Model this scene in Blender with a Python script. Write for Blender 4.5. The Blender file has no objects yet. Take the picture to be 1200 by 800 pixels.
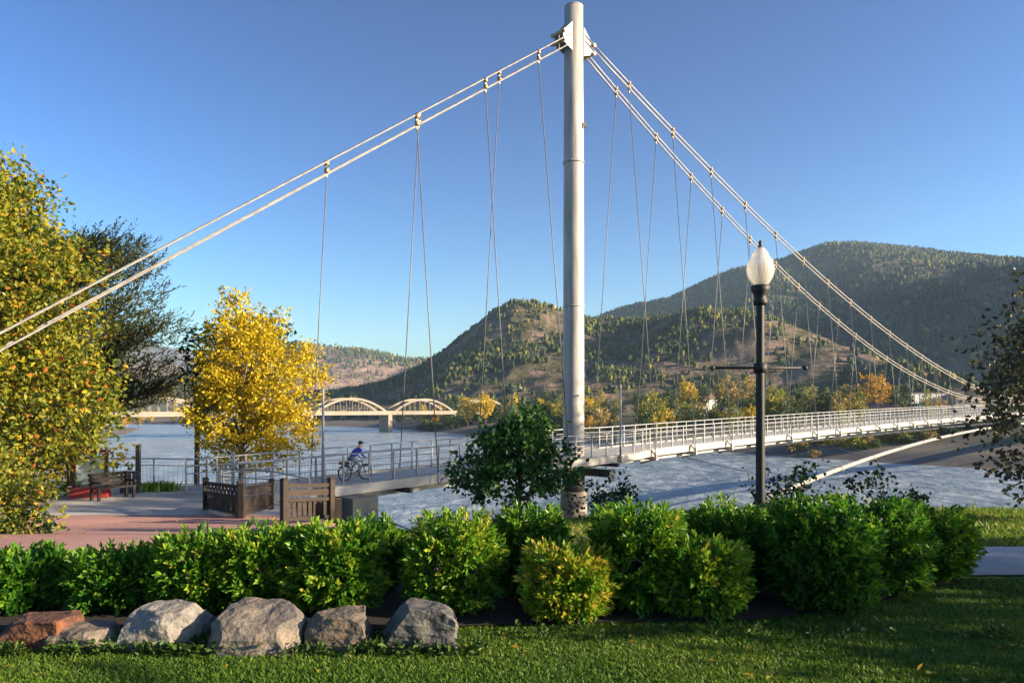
import bpy, bmesh, math, random
import numpy as np
from mathutils import Vector, Matrix
random.seed(7)
rad = math.radians
SC = bpy.context.scene
COL = SC.collection

# ------------------------------------------------------------------ camera, sky, sun, exposure
EYE = 1.75
F = 850.0            # focal length in pixels of a 1200 px wide picture
HOR = 478.0          # image row of the horizon
cam = bpy.data.cameras.new('camera'); cam_o = bpy.data.objects.new('camera', cam)
COL.objects.link(cam_o)
cam_o.location = (0, 0, EYE); cam_o.rotation_euler = (rad(90), 0, 0)
cam.sensor_width = 36; cam.lens = 36 * F / 1200; cam.shift_y = (HOR - 400) / 1200
cam.clip_start = 0.1; cam.clip_end = 20000
SC.camera = cam_o

SUN_AZ, SUN_EL = 102.0, 15.5      # clockwise from the view direction (+Y), elevation
w = bpy.data.worlds.new('World'); SC.world = w; w.use_nodes = True
wn, wl = w.node_tree.nodes, w.node_tree.links
for nd in list(wn): wn.remove(nd)
sky = wn.new('ShaderNodeTexSky'); sky.sky_type = 'NISHITA'; sky.sun_disc = False
sky.sun_elevation = rad(SUN_EL); sky.sun_rotation = rad(SUN_AZ)
sky.air_density = 1.15; sky.dust_density = 0.8; sky.ozone_density = 3.0; sky.altitude = 400
hs = wn.new('ShaderNodeHueSaturation'); hs.inputs['Saturation'].default_value = 1.14; hs.inputs['Value'].default_value = 0.595
gm = wn.new('ShaderNodeGamma'); gm.inputs['Gamma'].default_value = 1.8
bg = wn.new('ShaderNodeBackground'); bg.inputs['Strength'].default_value = 0.05
wo = wn.new('ShaderNodeOutputWorld')
wl.new(sky.outputs[0], hs.inputs['Color']); wl.new(hs.outputs[0], gm.inputs[0]); wl.new(gm.outputs[0], bg.inputs[0]); wl.new(bg.outputs[0], wo.inputs[0])

sl = bpy.data.lights.new('sun', 'SUN'); sl.energy = 5.0; sl.angle = rad(0.53); sl.color = (1.0, 0.80, 0.54)
so = bpy.data.objects.new('sun', sl); COL.objects.link(so)
az, el = rad(SUN_AZ), rad(SUN_EL)
SUN = Vector((math.sin(az) * math.cos(el), math.cos(az) * math.cos(el), math.sin(el)))
so.rotation_euler = SUN.to_track_quat('Z', 'Y').to_euler()
so.location = (60, -20, 60)

SC.render.engine = 'CYCLES'
SC.cycles.use_denoising = True
SC.cycles.max_bounces = 6; SC.cycles.diffuse_bounces = 3; SC.cycles.glossy_bounces = 2
SC.cycles.transmission_bounces = 4; SC.cycles.transparent_max_bounces = 6; SC.cycles.volume_bounces = 0
vs = SC.view_settings
vs.view_transform = 'Standard'; vs.look = 'None'; vs.gamma = 1.0; vs.exposure = 1.92; vs.use_curve_mapping = False

# ------------------------------------------------------------------ helpers
def tag(o, label=None, cat=None, group=None, kind=None):
    if label: o['label'] = label
    if cat: o['category'] = cat
    if group: o['group'] = group
    if kind: o['kind'] = kind
    return o

def empty(name, loc=(0, 0, 0), rz=0.0, label=None, cat=None, group=None):
    o = bpy.data.objects.new(name, None); COL.objects.link(o)
    o.empty_display_size = 0.2
    o.location = loc; o.rotation_euler = (0, 0, rz)
    return tag(o, label, cat, group)

def link(name, me, mat=None, parent=None, loc=None, rz=None):
    o = bpy.data.objects.new(name, me); COL.objects.link(o)
    if mat is not None and len(me.materials) == 0: me.materials.append(mat)
    if parent: o.parent = parent
    if loc is not None: o.location = loc
    if rz is not None: o.rotation_euler = (0, 0, rz)
    return o

def copy_tree(o, parent=None):
    c = o.copy(); COL.objects.link(c)
    if parent: c.parent = parent
    for ch in o.children: copy_tree(ch, c)
    return c

class MB:
    """collects simple solids into one mesh"""
    def __init__(s): s.v = []; s.f = []; s.smooth = []
    def add(s, v, f, smooth=False):
        b = len(s.v); s.v += [tuple(p) for p in v]
        s.f += [tuple(i + b for i in q) for q in f]; s.smooth += [smooth] * len(f); return s
    def box(s, c, size, rz=0.0, taper=1.0):
        hx, hy, hz = size[0] / 2, size[1] / 2, size[2] / 2
        cs, sn = math.cos(rz), math.sin(rz); vv = []
        for z in (-hz, hz):
            k = taper if z > 0 else 1
            for x, y in ((-hx, -hy), (hx, -hy), (hx, hy), (-hx, hy)):
                x *= k; y *= k
                vv.append((c[0] + x * cs - y * sn, c[1] + x * sn + y * cs, c[2] + z))
        return s.add(vv, [(3, 2, 1, 0), (4, 5, 6, 7), (0, 1, 5, 4), (1, 2, 6, 5), (2, 3, 7, 6), (3, 0, 4, 7)])
    def beam(s, p0, p1, wd, ht, up=(0, 0, 1)):
        p0, p1 = Vector(p0), Vector(p1); a = (p1 - p0).normalized(); u = Vector(up)
        r = a.cross(u).normalized(); u = r.cross(a).normalized(); vv = []
        for p in (p0, p1):
            for x, y in ((-1, -1), (1, -1), (1, 1), (-1, 1)):
                vv.append(p + r * x * wd / 2 + u * y * ht / 2)
        return s.add(vv, [(3, 2, 1, 0), (4, 5, 6, 7), (0, 1, 5, 4), (1, 2, 6, 5), (2, 3, 7, 6), (3, 0, 4, 7)])
    def tube(s, pts, r, n=8, cap=True):
        pts = [Vector(p) for p in pts]; m = len(pts)
        rr = r if isinstance(r, (list, tuple)) else [r] * m
        vv = []; ref = None
        for i, p in enumerate(pts):
            a = (pts[min(i + 1, m - 1)] - pts[max(i - 1, 0)]).normalized()
            if ref is None:
                ref = Vector((0, 0, 1)) if abs(a.z) < .9 else Vector((1, 0, 0))
            x = (ref - a * ref.dot(a)).normalized(); ref = x; y = a.cross(x)
            for k in range(n):
                t = 2 * math.pi * k / n
                vv.append(p + (x * math.cos(t) + y * math.sin(t)) * rr[i])
        ff = []
        for i in range(m - 1):
            for k in range(n):
                k2 = (k + 1) % n
                ff.append((i * n + k, i * n + k2, (i + 1) * n + k2, (i + 1) * n + k))
        s.add(vv, ff, True)
        if cap:
            b = len(s.v) - len(vv)
            s.f.append(tuple(b + k for k in reversed(range(n)))); s.smooth.append(False)
            s.f.append(tuple(b + (m - 1) * n + k for k in range(n))); s.smooth.append(False)
        return s
    def lathe(s, prof, n=24, c=(0, 0, 0), rib=0.0, ribs=0):
        vv = []; m = len(prof)
        for (r, z) in prof:
            for k in range(n):
                t = 2 * math.pi * k / n
                q = r * (1 + rib * (math.cos(t * ribs) if ribs else 0))
                vv.append((c[0] + q * math.cos(t), c[1] + q * math.sin(t), c[2] + z))
        ff = [(i * n + k, i * n + (k + 1) % n, (i + 1) * n + (k + 1) % n, (i + 1) * n + k) for i in range(m - 1) for k in range(n)]
        return s.add(vv, ff, True)
    def mesh(s, name, mat=None):
        me = bpy.data.meshes.new(name); me.from_pydata(s.v, [], s.f)
        me.polygons.foreach_set('use_smooth', s.smooth)
        if mat is not None: me.materials.append(mat)
        me.update(); return me
    def build(s, name, mat, parent=None, loc=None, rz=None):
        return link(name, s.mesh(name, mat), None, parent, loc, rz)

def np_mesh(name, verts, faces, mat=None, attrs=None, smooth=False):
    verts = np.asarray(verts, np.float32); faces = np.asarray(faces, np.int32)
    me = bpy.data.meshes.new(name); k = faces.shape[1]
    me.vertices.add(len(verts)); me.vertices.foreach_set('co', verts.ravel())
    me.loops.add(faces.size); me.loops.foreach_set('vertex_index', faces.ravel())
    me.polygons.add(len(faces))
    me.polygons.foreach_set('loop_start', np.arange(0, faces.size, k, dtype=np.int32))
    me.polygons.foreach_set('loop_total', np.full(len(faces), k, np.int32))
    me.polygons.foreach_set('use_smooth', np.full(len(faces), bool(smooth)))
    if attrs:
        for an, av in attrs.items():
            a = me.attributes.new(an, 'FLOAT', 'POINT'); a.data.foreach_set('value', np.asarray(av, np.float32))
    if mat is not None: me.materials.append(mat)
    me.update(calc_edges=True); me.validate(); return me

# value noise in numpy
_rng = np.random.default_rng(11)
_T = _rng.random((256, 256))
def vnoise(x, y):
    xi = np.floor(x).astype(int); yi = np.floor(y).astype(int); fx = x - xi; fy = y - yi
    fx = fx * fx * (3 - 2 * fx); fy = fy * fy * (3 - 2 * fy)
    a = _T[xi % 256, yi % 256]; b = _T[(xi + 1) % 256, yi % 256]; c = _T[xi % 256, (yi + 1) % 256]; d = _T[(xi + 1) % 256, (yi + 1) % 256]
    return (a * (1 - fx) + b * fx) * (1 - fy) + (c * (1 - fx) + d * fx) * fy
def fbm(x, y, o=5):
    r = 0; a = .5
    for i in range(o):
        r = r + a * (vnoise(x * 2 ** i + 17 * i, y * 2 ** i + 5 * i) - .5); a *= .5
    return r
def sstep(a, b, x):
    t = np.clip((x - a) / (b - a), 0, 1); return t * t * (3 - 2 * t)

# ------------------------------------------------------------------ materials
def mat(name):
    m = bpy.data.materials.new(name); m.use_nodes = True
    return m, m.node_tree.nodes, m.node_tree.links, m.node_tree.nodes['Principled BSDF']
def ramp(nodes, stops):
    r = nodes.new('ShaderNodeValToRGB'); e = r.color_ramp.elements
    while len(e) < len(stops): e.new(.5)
    for i, (p, c) in enumerate(stops):
        e[i].position = p; e[i].color = (c[0], c[1], c[2], 1)
    return r
def plain(name, c1, c2=None, scale=5.0, rough=.6, metal=0.0, bump=0.0, detail=6.0, coord='Object', stretch=None):
    m, n, l, p = mat(name)
    p.inputs['Roughness'].default_value = rough; p.inputs['Metallic'].default_value = metal
    c2 = c2 or tuple(x * .8 for x in c1)
    tc = n.new('ShaderNodeTexCoord'); nz = n.new('ShaderNodeTexNoise')
    nz.inputs['Scale'].default_value = scale; nz.inputs['Detail'].default_value = detail
    src = tc.outputs[coord]
    if stretch:
        mp = n.new('ShaderNodeMapping'); mp.inputs['Scale'].default_value = stretch
        l.new(src, mp.inputs[0]); src = mp.outputs[0]
    l.new(src, nz.inputs['Vector'])
    r = ramp(n, [(.35, c2), (.65, c1)]); l.new(nz.outputs[0], r.inputs[0]); l.new(r.outputs[0], p.inputs['Base Color'])
    if bump:
        b = n.new('ShaderNodeBump'); b.inputs['Strength'].default_value = bump; b.inputs['Distance'].default_value = .02
        nb = n.new('ShaderNodeTexNoise'); nb.inputs['Scale'].default_value = scale * 5; nb.inputs['Detail'].default_value = 5
        l.new(src, nb.inputs['Vector']); l.new(nb.outputs[0], b.inputs['Height']); l.new(b.outputs[0], p.inputs['Normal'])
    return m
def leaf_mat(name, stops, trans=.35, rough=.5):
    m, n, l, p = mat(name)
    at = n.new('ShaderNodeAttribute'); at.attribute_name = 'v'
    r = ramp(n, stops); l.new(at.outputs['Fac'], r.inputs[0])
    l.new(r.outputs[0], p.inputs['Base Color']); p.inputs['Roughness'].default_value = rough
    p.inputs['Specular IOR Level'].default_value = .3
    tr = n.new('ShaderNodeBsdfTranslucent'); l.new(r.outputs[0], tr.inputs[0])
    mx = n.new('ShaderNodeMixShader'); mx.inputs[0].default_value = trans
    out = n['Material Output']
    l.new(p.outputs[0], mx.inputs[1]); l.new(tr.outputs[0], mx.inputs[2]); l.new(mx.outputs[0], out.inputs[0])
    return m

M = {}
M['white_steel'] = plain('painted_steel', (.42, .405, .38), (.35, .34, .32), 1.5, .45)
M['mast'] = plain('mast_paint', (.42, .40, .375), (.26, .245, .23), 1.6, .5, bump=.08, stretch=(2.2, 2.2, .22))
M['cable'] = plain('cable_sheath', (.36, .345, .32), (.25, .24, .23), 3, .45)
M['back_cable'] = plain('back_cable_sheath', (.27, .26, .25), (.16, .155, .15), 3, .5)
M['hanger'] = plain('hanger_rope', (.17, .17, .18), (.12, .12, .13), 3, .5, .2)
M['clamp'] = plain('clamp_steel', (.42, .34, .24), (.22, .17, .12), 6, .5, .3)
M['galv'] = plain('galvanised_steel', (.33, .345, .36), (.25, .26, .28), 6, .55, .2)
M['dark_steel'] = plain('dark_steel', (.06, .065, .075), (.04, .04, .05), 5, .5, .2)
M['rust'] = plain('weathered_girder', (.24, .17, .11), (.12, .08, .055), 2, .75, bump=.3)
M['deck'] = plain('deck_concrete', (.48, .46, .42), (.36, .345, .32), .7, .85, bump=.15)
M['concrete'] = plain('pier_concrete', (.33, .28, .22), (.20, .17, .135), 1.2, .9, bump=.35)
M['black_paint'] = plain('black_paint', (.009, .009, .010), (.006, .006, .007), 6, .6)
M['wood_dark'] = plain('stained_wood', (.022, .014, .010), (.011, .007, .005), 3, .75, bump=.3, stretch=(1, 1, 6))
M['wood_tan'] = plain('weathered_wood', (.04, .027, .018), (.02, .014, .010), 3, .8, bump=.3, stretch=(1, 1, 6))
M['red_paint'] = plain('red_paint', (.30, .028, .022), (.22, .02, .018), 4, .5)
M['maroon'] = plain('maroon_paint', (.12, .02, .022), (.08, .015, .016), 4, .5)
M['arch'] = plain('arch_concrete', (.27, .235, .19), (.20, .175, .14), .05, .85)
M['bark'] = plain('bark', (.13, .10, .075), (.06, .045, .035), 8, .9, bump=.5, stretch=(1, 1, .3))
M['bark_pale'] = plain('pale_bark', (.36, .31, .25), (.20, .17, .13), 8, .9, bump=.4, stretch=(1, 1, .3))
M['soil'] = plain('mulch_soil', (.022, .015, .010), (.009, .006, .005), 25, .95, bump=.8)
M['rubber'] = plain('rubber', (.015, .015, .017), None, 8, .7)
M['blue_jacket'] = plain('blue_jacket', (.015, .035, .42), (.010, .022, .30), 10, .6)
M['grey_shorts'] = plain('grey_shorts', (.32, .31, .31), (.24, .24, .24), 10, .8)
M['skin'] = plain('skin', (.42, .25, .17), (.36, .21, .15), 10, .6)
M['board'] = plain('sign_board', (.52, .56, .52), (.32, .42, .36), 3.5, .5)
M['dark_cloth'] = plain('dark_cloth', (.02, .02, .025), None, 10, .8)
M['wall_white'] = plain('white_siding', (.62, .60, .56), (.52, .50, .46), .8, .8)
M['wall_tan'] = plain('tan_siding', (.42, .33, .24), (.34, .26, .19), .8, .8)
M['wall_blue'] = plain('blue_siding', (.22, .27, .36), (.17, .21, .29), .8, .8)
M['roof_grey'] = plain('grey_shingle', (.13, .13, .14), (.08, .08, .09), 1.5, .9)
M['roof_brown'] = plain('brown_shingle', (.20, .12, .09), (.13, .08, .06), 1.5, .9)
M['glass'] = plain('window_glass', (.03, .04, .05), None, 2, .12)
M['metal_wall'] = plain('corrugated_wall', (.50, .49, .50), (.42, .41, .42), .3, .6)

# translucent prismatic lamp globe
m, n, l, p = mat('lamp_globe')
p.inputs['Base Color'].default_value = (.80, .78, .74, 1); p.inputs['Roughness'].default_value = .25
tr = n.new('ShaderNodeBsdfTranslucent'); tr.inputs[0].default_value = (.85, .82, .76, 1)
mx = n.new('ShaderNodeMixShader'); mx.inputs[0].default_value = .5
l.new(p.outputs[0], mx.inputs[1]); l.new(tr.outputs[0], mx.inputs[2])
tp = n.new('ShaderNodeBsdfTransparent'); tp.inputs[0].default_value = (.92, .90, .86, 1); mx2 = n.new('ShaderNodeMixShader'); mx2.inputs[0].default_value = .38
l.new(mx.outputs[0], mx2.inputs[1]); l.new(tp.outputs[0], mx2.inputs[2]); l.new(mx2.outputs[0], n['Material Output'].inputs[0])
M['globe'] = m

# leaves
GREEN = [(0, (.012, .035, .007)), (.45, (.030, .085, .012)), (.8, (.065, .15, .018)), (1, (.13, .19, .025))]
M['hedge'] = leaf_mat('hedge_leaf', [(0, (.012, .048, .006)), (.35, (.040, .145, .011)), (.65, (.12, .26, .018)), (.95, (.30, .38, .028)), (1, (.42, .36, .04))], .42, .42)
M['leaf_dark'] = leaf_mat('dark_leaf', [(0, (.010, .028, .010)), (.5, (.022, .060, .016)), (1, (.05, .11, .022))], .3)
M['leaf_young'] = leaf_mat('young_leaf', [(0, (.016, .06, .014)), (.5, (.038, .125, .022)), (1, (.11, .21, .03))], .35)
M['leaf_left'] = leaf_mat('turning_leaf', [(0, (.05, .085, .012)), (.35, (.17, .20, .018)), (.7, (.36, .31, .022)), (.92, (.44, .26, .022)), (1, (.38, .12, .022))], .4)
M['leaf_feather'] = leaf_mat('feathery_leaf', [(0, (.015, .028, .010)), (.6, (.055, .068, .014)), (1, (.22, .17, .022))], .3)
M['leaf_gold'] = leaf_mat('golden_leaf', [(0, (.26, .21, .012)), (.4, (.52, .40, .015)), (.85, (.70, .56, .022)), (1, (.60, .36, .02))], .42)
M['leaf_purple'] = leaf_mat('purple_leaf', [(0, (.04, .034, .024)), (.4, (.10, .08, .05)), (.7, (.12, .13, .045)), (1, (.28, .21, .09))], .25)
M['far_yellow'] = leaf_mat('far_yellow_leaf', [(0, (.36, .24, .012)), (.6, (.62, .45, .02)), (1, (.70, .54, .03))], .3)
M['far_olive'] = leaf_mat('far_olive_leaf', [(0, (.11, .13, .014)), (.6, (.27, .27, .025)), (1, (.45, .38, .035))], .3)
M['far_green'] = leaf_mat('far_green_leaf', [(0, (.022, .045, .012)), (.6, (.055, .095, .02)), (1, (.13, .15, .025))], .25)
M['far_tan'] = leaf_mat('far_tan_leaf', [(0, (.22, .17, .05)), (.6, (.42, .32, .09)), (1, (.52, .40, .12))], .25)
M['far_orange'] = leaf_mat('far_orange_leaf', [(0, (.28, .18, .015)), (.5, (.52, .35, .02)), (1, (.54, .22, .022))], .3)
M['conifer'] = leaf_mat('hillside_tree', [(0, (.016, .034, .012)), (.5, (.045, .072, .02)), (.75, (.15, .16, .028)), (1, (.40, .32, .035))], .1, .8)
M['grass_blade'] = leaf_mat('grass_blade', [(0, (.035, .09, .010)), (.55, (.10, .20, .018)), (.9, (.21, .28, .03)), (1, (.34, .30, .08))], .35, .5)
M['weed'] = leaf_mat('weed_leaf', [(0, (.02, .05, .012)), (.6, (.055, .11, .018)), (1, (.16, .19, .03))], .3)

# ------------------------------------------------------------------ terrain
WATER = -11.5
NEAR_SHORE = [(-260, 330), (-60, 140), (0, 110), (20, 76), (34, 48), (46, 3.4), (80, -28.5), (110, -54), (170, -97), (230, -132), (304, -168), (400, -207), (480, -245), (520, -300), (550, -420), (560, -900)]
FAR_SHORE = [(-260, 640), (0, 250), (100, 142), (156, 106), (170, 95), (230, 57), (304, 16), (350, -14), (410, -46), (470, -80), (520, -112), (560, -170), (592, -260), (625, -420), (660, -900)]
def seg_dist(px, py, poly):
    best = np.full(px.shape, 1e9)
    for (y0, x0), (y1, x1) in zip(poly[:-1], poly[1:]):
        dx, dy = x1 - x0, y1 - y0
        t = np.clip(((px - x0) * dx + (py - y0) * dy) / (dx * dx + dy * dy), 0, 1)
        best = np.minimum(best, np.hypot(px - x0 - t * dx, py - y0 - t * dy))
    return best
RIVER_POLY = [(x, y) for y, x in NEAR_SHORE] + [(x, y) for y, x in reversed(FAR_SHORE)]
def in_poly(px, py, poly):
    ins = np.zeros(px.shape, bool); j = len(poly) - 1
    for i in range(len(poly)):
        xi, yi = poly[i]; xj, yj = poly[j]
        c = ((yi > py) != (yj > py)) & (px < (xj - xi) * (py - yi) / ((yj - yi) if yj != yi else 1e-9) + xi)
        ins ^= c; j = i
    return ins
def plateau(x, y):
    L = np.interp(y, [0, 8.9, 12, 15, 18, 21, 25, 60], [0, 0, -.38, -.82, -1.2, -1.45, -1.66, -1.7])
    R = np.interp(y, [0, 9.2, 12, 16, 40], [0, 0, -.10, -.35, -1.0])
    k = sstep(-4, 5, x)
    return L * (1 - k) + R * k
def ground_z(x, y):
    x = np.asarray(x, float); y = np.asarray(y, float)
    dn = seg_dist(x, y, NEAR_SHORE); df = seg_dist(x, y, FAR_SHORE); ins = in_poly(x, y, RIVER_POLY)
    dmin = np.minimum(dn, df)
    zin = WATER - np.minimum(dmin * .12, 3) - .05
    local = sstep(170, 110, y)                      # the town plateau close to the camera, a lower bank upstream
    pl = plateau(x, y)
    up = -3.0 + fbm(x / 60, y / 60, 3) * 3
    top = pl * local + up * (1 - local)
    epoly = EDGE + [(-400, 150), (-400, -300)]
    onpl = in_poly(x, y, epoly); de = seg_dist(x, y, [(b_, a_) for a_, b_ in EDGE])
    q = np.where(onpl, 0, de / (de + dn + 1e-6))
    wdt = 16 * local + 60 * (1 - local)
    zn = WATER + (top - WATER) * sstep(0, 1, dn / wdt) ** np.where(local > .5, .85, 1.2)
    zl = top + (WATER - top) * q ** .8 + fbm(x / 3, y / 3, 3) * .6 * np.clip(q * 6, 0, 1) * np.clip((1 - q) * 6, 0, 1)
    zn = zl * local + zn * (1 - local)
    zf = np.interp(df, [0, 8, 22, 42, 120, 300, 900, 6000], [WATER, -9.2, -7.0, -1.8, -1.0, 3, 20, 60]) + fbm(x / 25, y / 25, 4) * 1.6 * np.clip(df / 20, 0, 1)
    return np.where(ins, zin, np.where(dn < df, zn, zf)), np.where(ins, 0, np.where(local > .5, np.where(onpl, 30, 14.5 - de), dmin)), (dn < df)
EDGE = [(330, -300), (110, -60), (90, 2), (72, 14), (58, 25), (44, 31), (32, 21), (20, 13.5), (14, 13.2), (8, 14), (0, 13.6), (-3, 14.6), (-4.4, 18.5), (-7, 24), (-9.5, 28.5), (-13.4, 32), (-20, 33.5), (-32, 40), (-60, 72), (-110, 150)]
def gz(x, y): return float(ground_z(np.array([x]), np.array([y]))[0][0])

def grid_faces(nx, ny):
    i, j = np.meshgrid(np.arange(nx - 1), np.arange(ny - 1), indexing='ij')
    a = (i * ny + j).ravel(); return np.stack([a, a + ny, a + ny + 1, a + 1], 1)
def axis(parts):
    out = []
    for a, b, n_ in parts: out += list(np.linspace(a, b, n_, endpoint=False))
    out.append(parts[-1][1]); return np.array(out)

# ground materials: by distance from the water
m, n, l, p = mat('far_ground'); p.inputs['Roughness'].default_value = .95
at = n.new('ShaderNodeAttribute'); at.attribute_name = 'shore'
tc = n.new('ShaderNodeTexCoord'); nz = n.new('ShaderNodeTexNoise'); nz.inputs['Scale'].default_value = .12; nz.inputs['Detail'].default_value = 8
nz2 = n.new('ShaderNodeTexNoise'); nz2.inputs['Scale'].default_value = 1.2; nz2.inputs['Detail'].default_value = 6
l.new(tc.outputs['Object'], nz.inputs[0]); l.new(tc.outputs['Object'], nz2.inputs[0])
ma = n.new('ShaderNodeMath'); ma.operation = 'MULTIPLY_ADD'; ma.inputs[1].default_value = .5; l.new(nz.outputs[0], ma.inputs[0])
ml = n.new('ShaderNodeMath'); ml.operation = 'MULTIPLY'; ml.inputs[1].default_value = 1 / 80.; l.new(at.outputs['Fac'], ml.inputs[0])
l.new(ml.outputs[0], ma.inputs[2])
r = ramp(n, [(.14, (.07, .06, .05)), (.30, (.15, .125, .10)), (.52, (.13, .11, .075)), (.66, (.10, .105, .035)), (1, (.085, .085, .03))])
l.new(ma.outputs[0], r.inputs[0])
mxr = n.new('ShaderNodeMix'); mxr.data_type = 'RGBA'; mxr.blend_type = 'MULTIPLY'; mxr.inputs['Factor'].default_value = .6
r2 = ramp(n, [(.3, (.45, .45, .45)), (.7, (1.2, 1.2, 1.2))]); l.new(nz2.outputs[0], r2.inputs[0])
l.new(r.outputs[0], mxr.inputs['A']); l.new(r2.outputs[0], mxr.inputs['B']); l.new(mxr.outputs['Result'], p.inputs['Base Color'])
M['far_ground'] = m

ax = axis([(-6500, -1500, 14), (-1500, -420, 22), (-420, -100, 54), (-100, 180, 94), (180, 700, 40), (700, 1500, 14), (1500, 6500, 14)])
ay = axis([(-900, -100, 12), (-100, 200, 100), (200, 700, 110), (700, 1500, 24), (1500, 6800, 16)])
GX, GY = np.meshgrid(ax, ay, indexing='ij')
Z, shore, nearside = ground_z(GX.ravel(), GY.ravel())
gx, gy = GX.ravel(), GY.ravel()
inside = (gx > -44) & (gx < 68) & (gy > -28) & (gy < 56)
Z = np.where(inside, np.minimum(Z - 1.5, -3.5), Z)
gnd = link('ground', np_mesh('ground', np.stack([gx, gy, Z], 1), grid_faces(len(ax), len(ay)), M['far_ground'], {'shore': shore}, True))
tag(gnd, 'gravel banks and dry ground along both sides of the river', None, None, 'structure')

# near bank: lawn on the plateau, rough dry bank below
m, n, l, p = mat('lawn_ground'); p.inputs['Roughness'].default_value = .95
at = n.new('ShaderNodeAttribute'); at.attribute_name = 'shore'
tc = n.new('ShaderNodeTexCoord')
nz = n.new('ShaderNodeTexNoise'); nz.inputs['Scale'].default_value = 1.1; nz.inputs['Detail'].default_value = 8
nz2 = n.new('ShaderNodeTexNoise'); nz2.inputs['Scale'].default_value = 30; nz2.inputs['Detail'].default_value = 4
l.new(tc.outputs['Object'], nz.inputs[0]); l.new(tc.outputs['Object'], nz2.inputs[0])
rg = ramp(n, [(.3, (.030, .060, .012)), (.7, (.065, .11, .018))]); l.new(nz.outputs[0], rg.inputs[0])
rd = ramp(n, [(.3, (.10, .09, .05)), (.55, (.19, .16, .10)), (.75, (.08, .09, .03))]); l.new(nz.outputs[0], rd.inputs[0])
mr = n.new('ShaderNodeMapRange'); mr.inputs['From Min'].default_value = 13; mr.inputs['From Max'].default_value = 17; l.new(at.outputs['Fac'], mr.inputs[0])
mxr = n.new('ShaderNodeMix'); mxr.data_type = 'RGBA'; l.new(mr.outputs[0], mxr.inputs['Factor'])
l.new(rd.outputs[0], mxr.inputs['A']); l.new(rg.outputs[0], mxr.inputs['B']); l.new(mxr.outputs['Result'], p.inputs['Base Color'])
b = n.new('ShaderNodeBump'); b.inputs['Strength'].default_value = .6; b.inputs['Distance'].default_value = .03; l.new(nz2.outputs[0], b.inputs['Height']); l.new(b.outputs[0], p.inputs['Normal'])
M['lawn'] = m
ax = np.arange(-46, 70.1, .5); ay = np.arange(-30, 58.1, .5)
GX, GY = np.meshgrid(ax, ay, indexing='ij')
Z, shore, _ = ground_z(GX.ravel(), GY.ravel())
lawn = link('lawn', np_mesh('lawn', np.stack([GX.ravel(), GY.ravel(), Z + .02], 1), grid_faces(len(ax), len(ay)), M['lawn'], {'shore': shore}, True))
tag(lawn, 'mown green lawn running from the foreground to the river bank', None, None, 'structure')

# river
m, n, l, p = mat('river_water')
p.inputs['Base Color'].default_value = (.035, .075, .11, 1); p.inputs['Roughness'].default_value = .3; p.inputs['IOR'].default_value = 1.33
tc = n.new('ShaderNodeTexCoord'); mp = n.new('ShaderNodeMapping'); mp.inputs['Rotation'].default_value = (0, 0, rad(-32)); mp.inputs['Scale'].default_value = (1, .6, 1)
l.new(tc.outputs['Object'], mp.inputs[0])
na = n.new('ShaderNodeTexNoise'); na.inputs['Scale'].default_value = .35; na.inputs['Detail'].default_value = 7; na.inputs['Roughness'].default_value = .62; na.inputs['Distortion'].default_value = .2
nb = n.new('ShaderNodeTexNoise'); nb.inputs['Scale'].default_value = 1.1; nb.inputs['Detail'].default_value = 5
l.new(mp.outputs[0], na.inputs[0]); l.new(mp.outputs[0], nb.inputs[0])
b1 = n.new('ShaderNodeBump'); b1.inputs['Strength'].default_value = .8; b1.inputs['Distance'].default_value = 1.0; l.new(na.outputs[0], b1.inputs['Height'])
b2 = n.new('ShaderNodeBump'); b2.inputs['Strength'].default_value = .5; b2.inputs['Distance'].default_value = .22; l.new(nb.outputs[0], b2.inputs['Height']); l.new(b1.outputs[0], b2.inputs['Normal'])
l.new(b2.outputs[0], p.inputs['Normal'])
nc = n.new('ShaderNodeTexNoise'); nc.inputs['Scale'].default_value = .30; nc.inputs['Detail'].default_value = 8; nc.inputs['Distortion'].default_value = .3
l.new(mp.outputs[0], nc.inputs[0])
rc = ramp(n, [(.36, (.13, .18, .22)), (.54, (.23, .28, .315)), (.72, (.42, .46, .48))]); l.new(nc.outputs[0], rc.inputs[0]); l.new(rc.outputs[0], p.inputs['Base Color'])
M['water'] = m
xs = np.linspace(-950, 700, 34); ys = np.linspace(-260, 720, 22); GX, GY = np.meshgrid(xs, ys, indexing='ij')
riv = link('river', np_mesh('river', np.stack([GX.ravel(), GY.ravel(), np.full(GX.size, WATER)], 1), grid_faces(34, 22), M['water'], None, True))
tag(riv, 'wide blue river with pale current streaks', None, None, 'structure')

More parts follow.
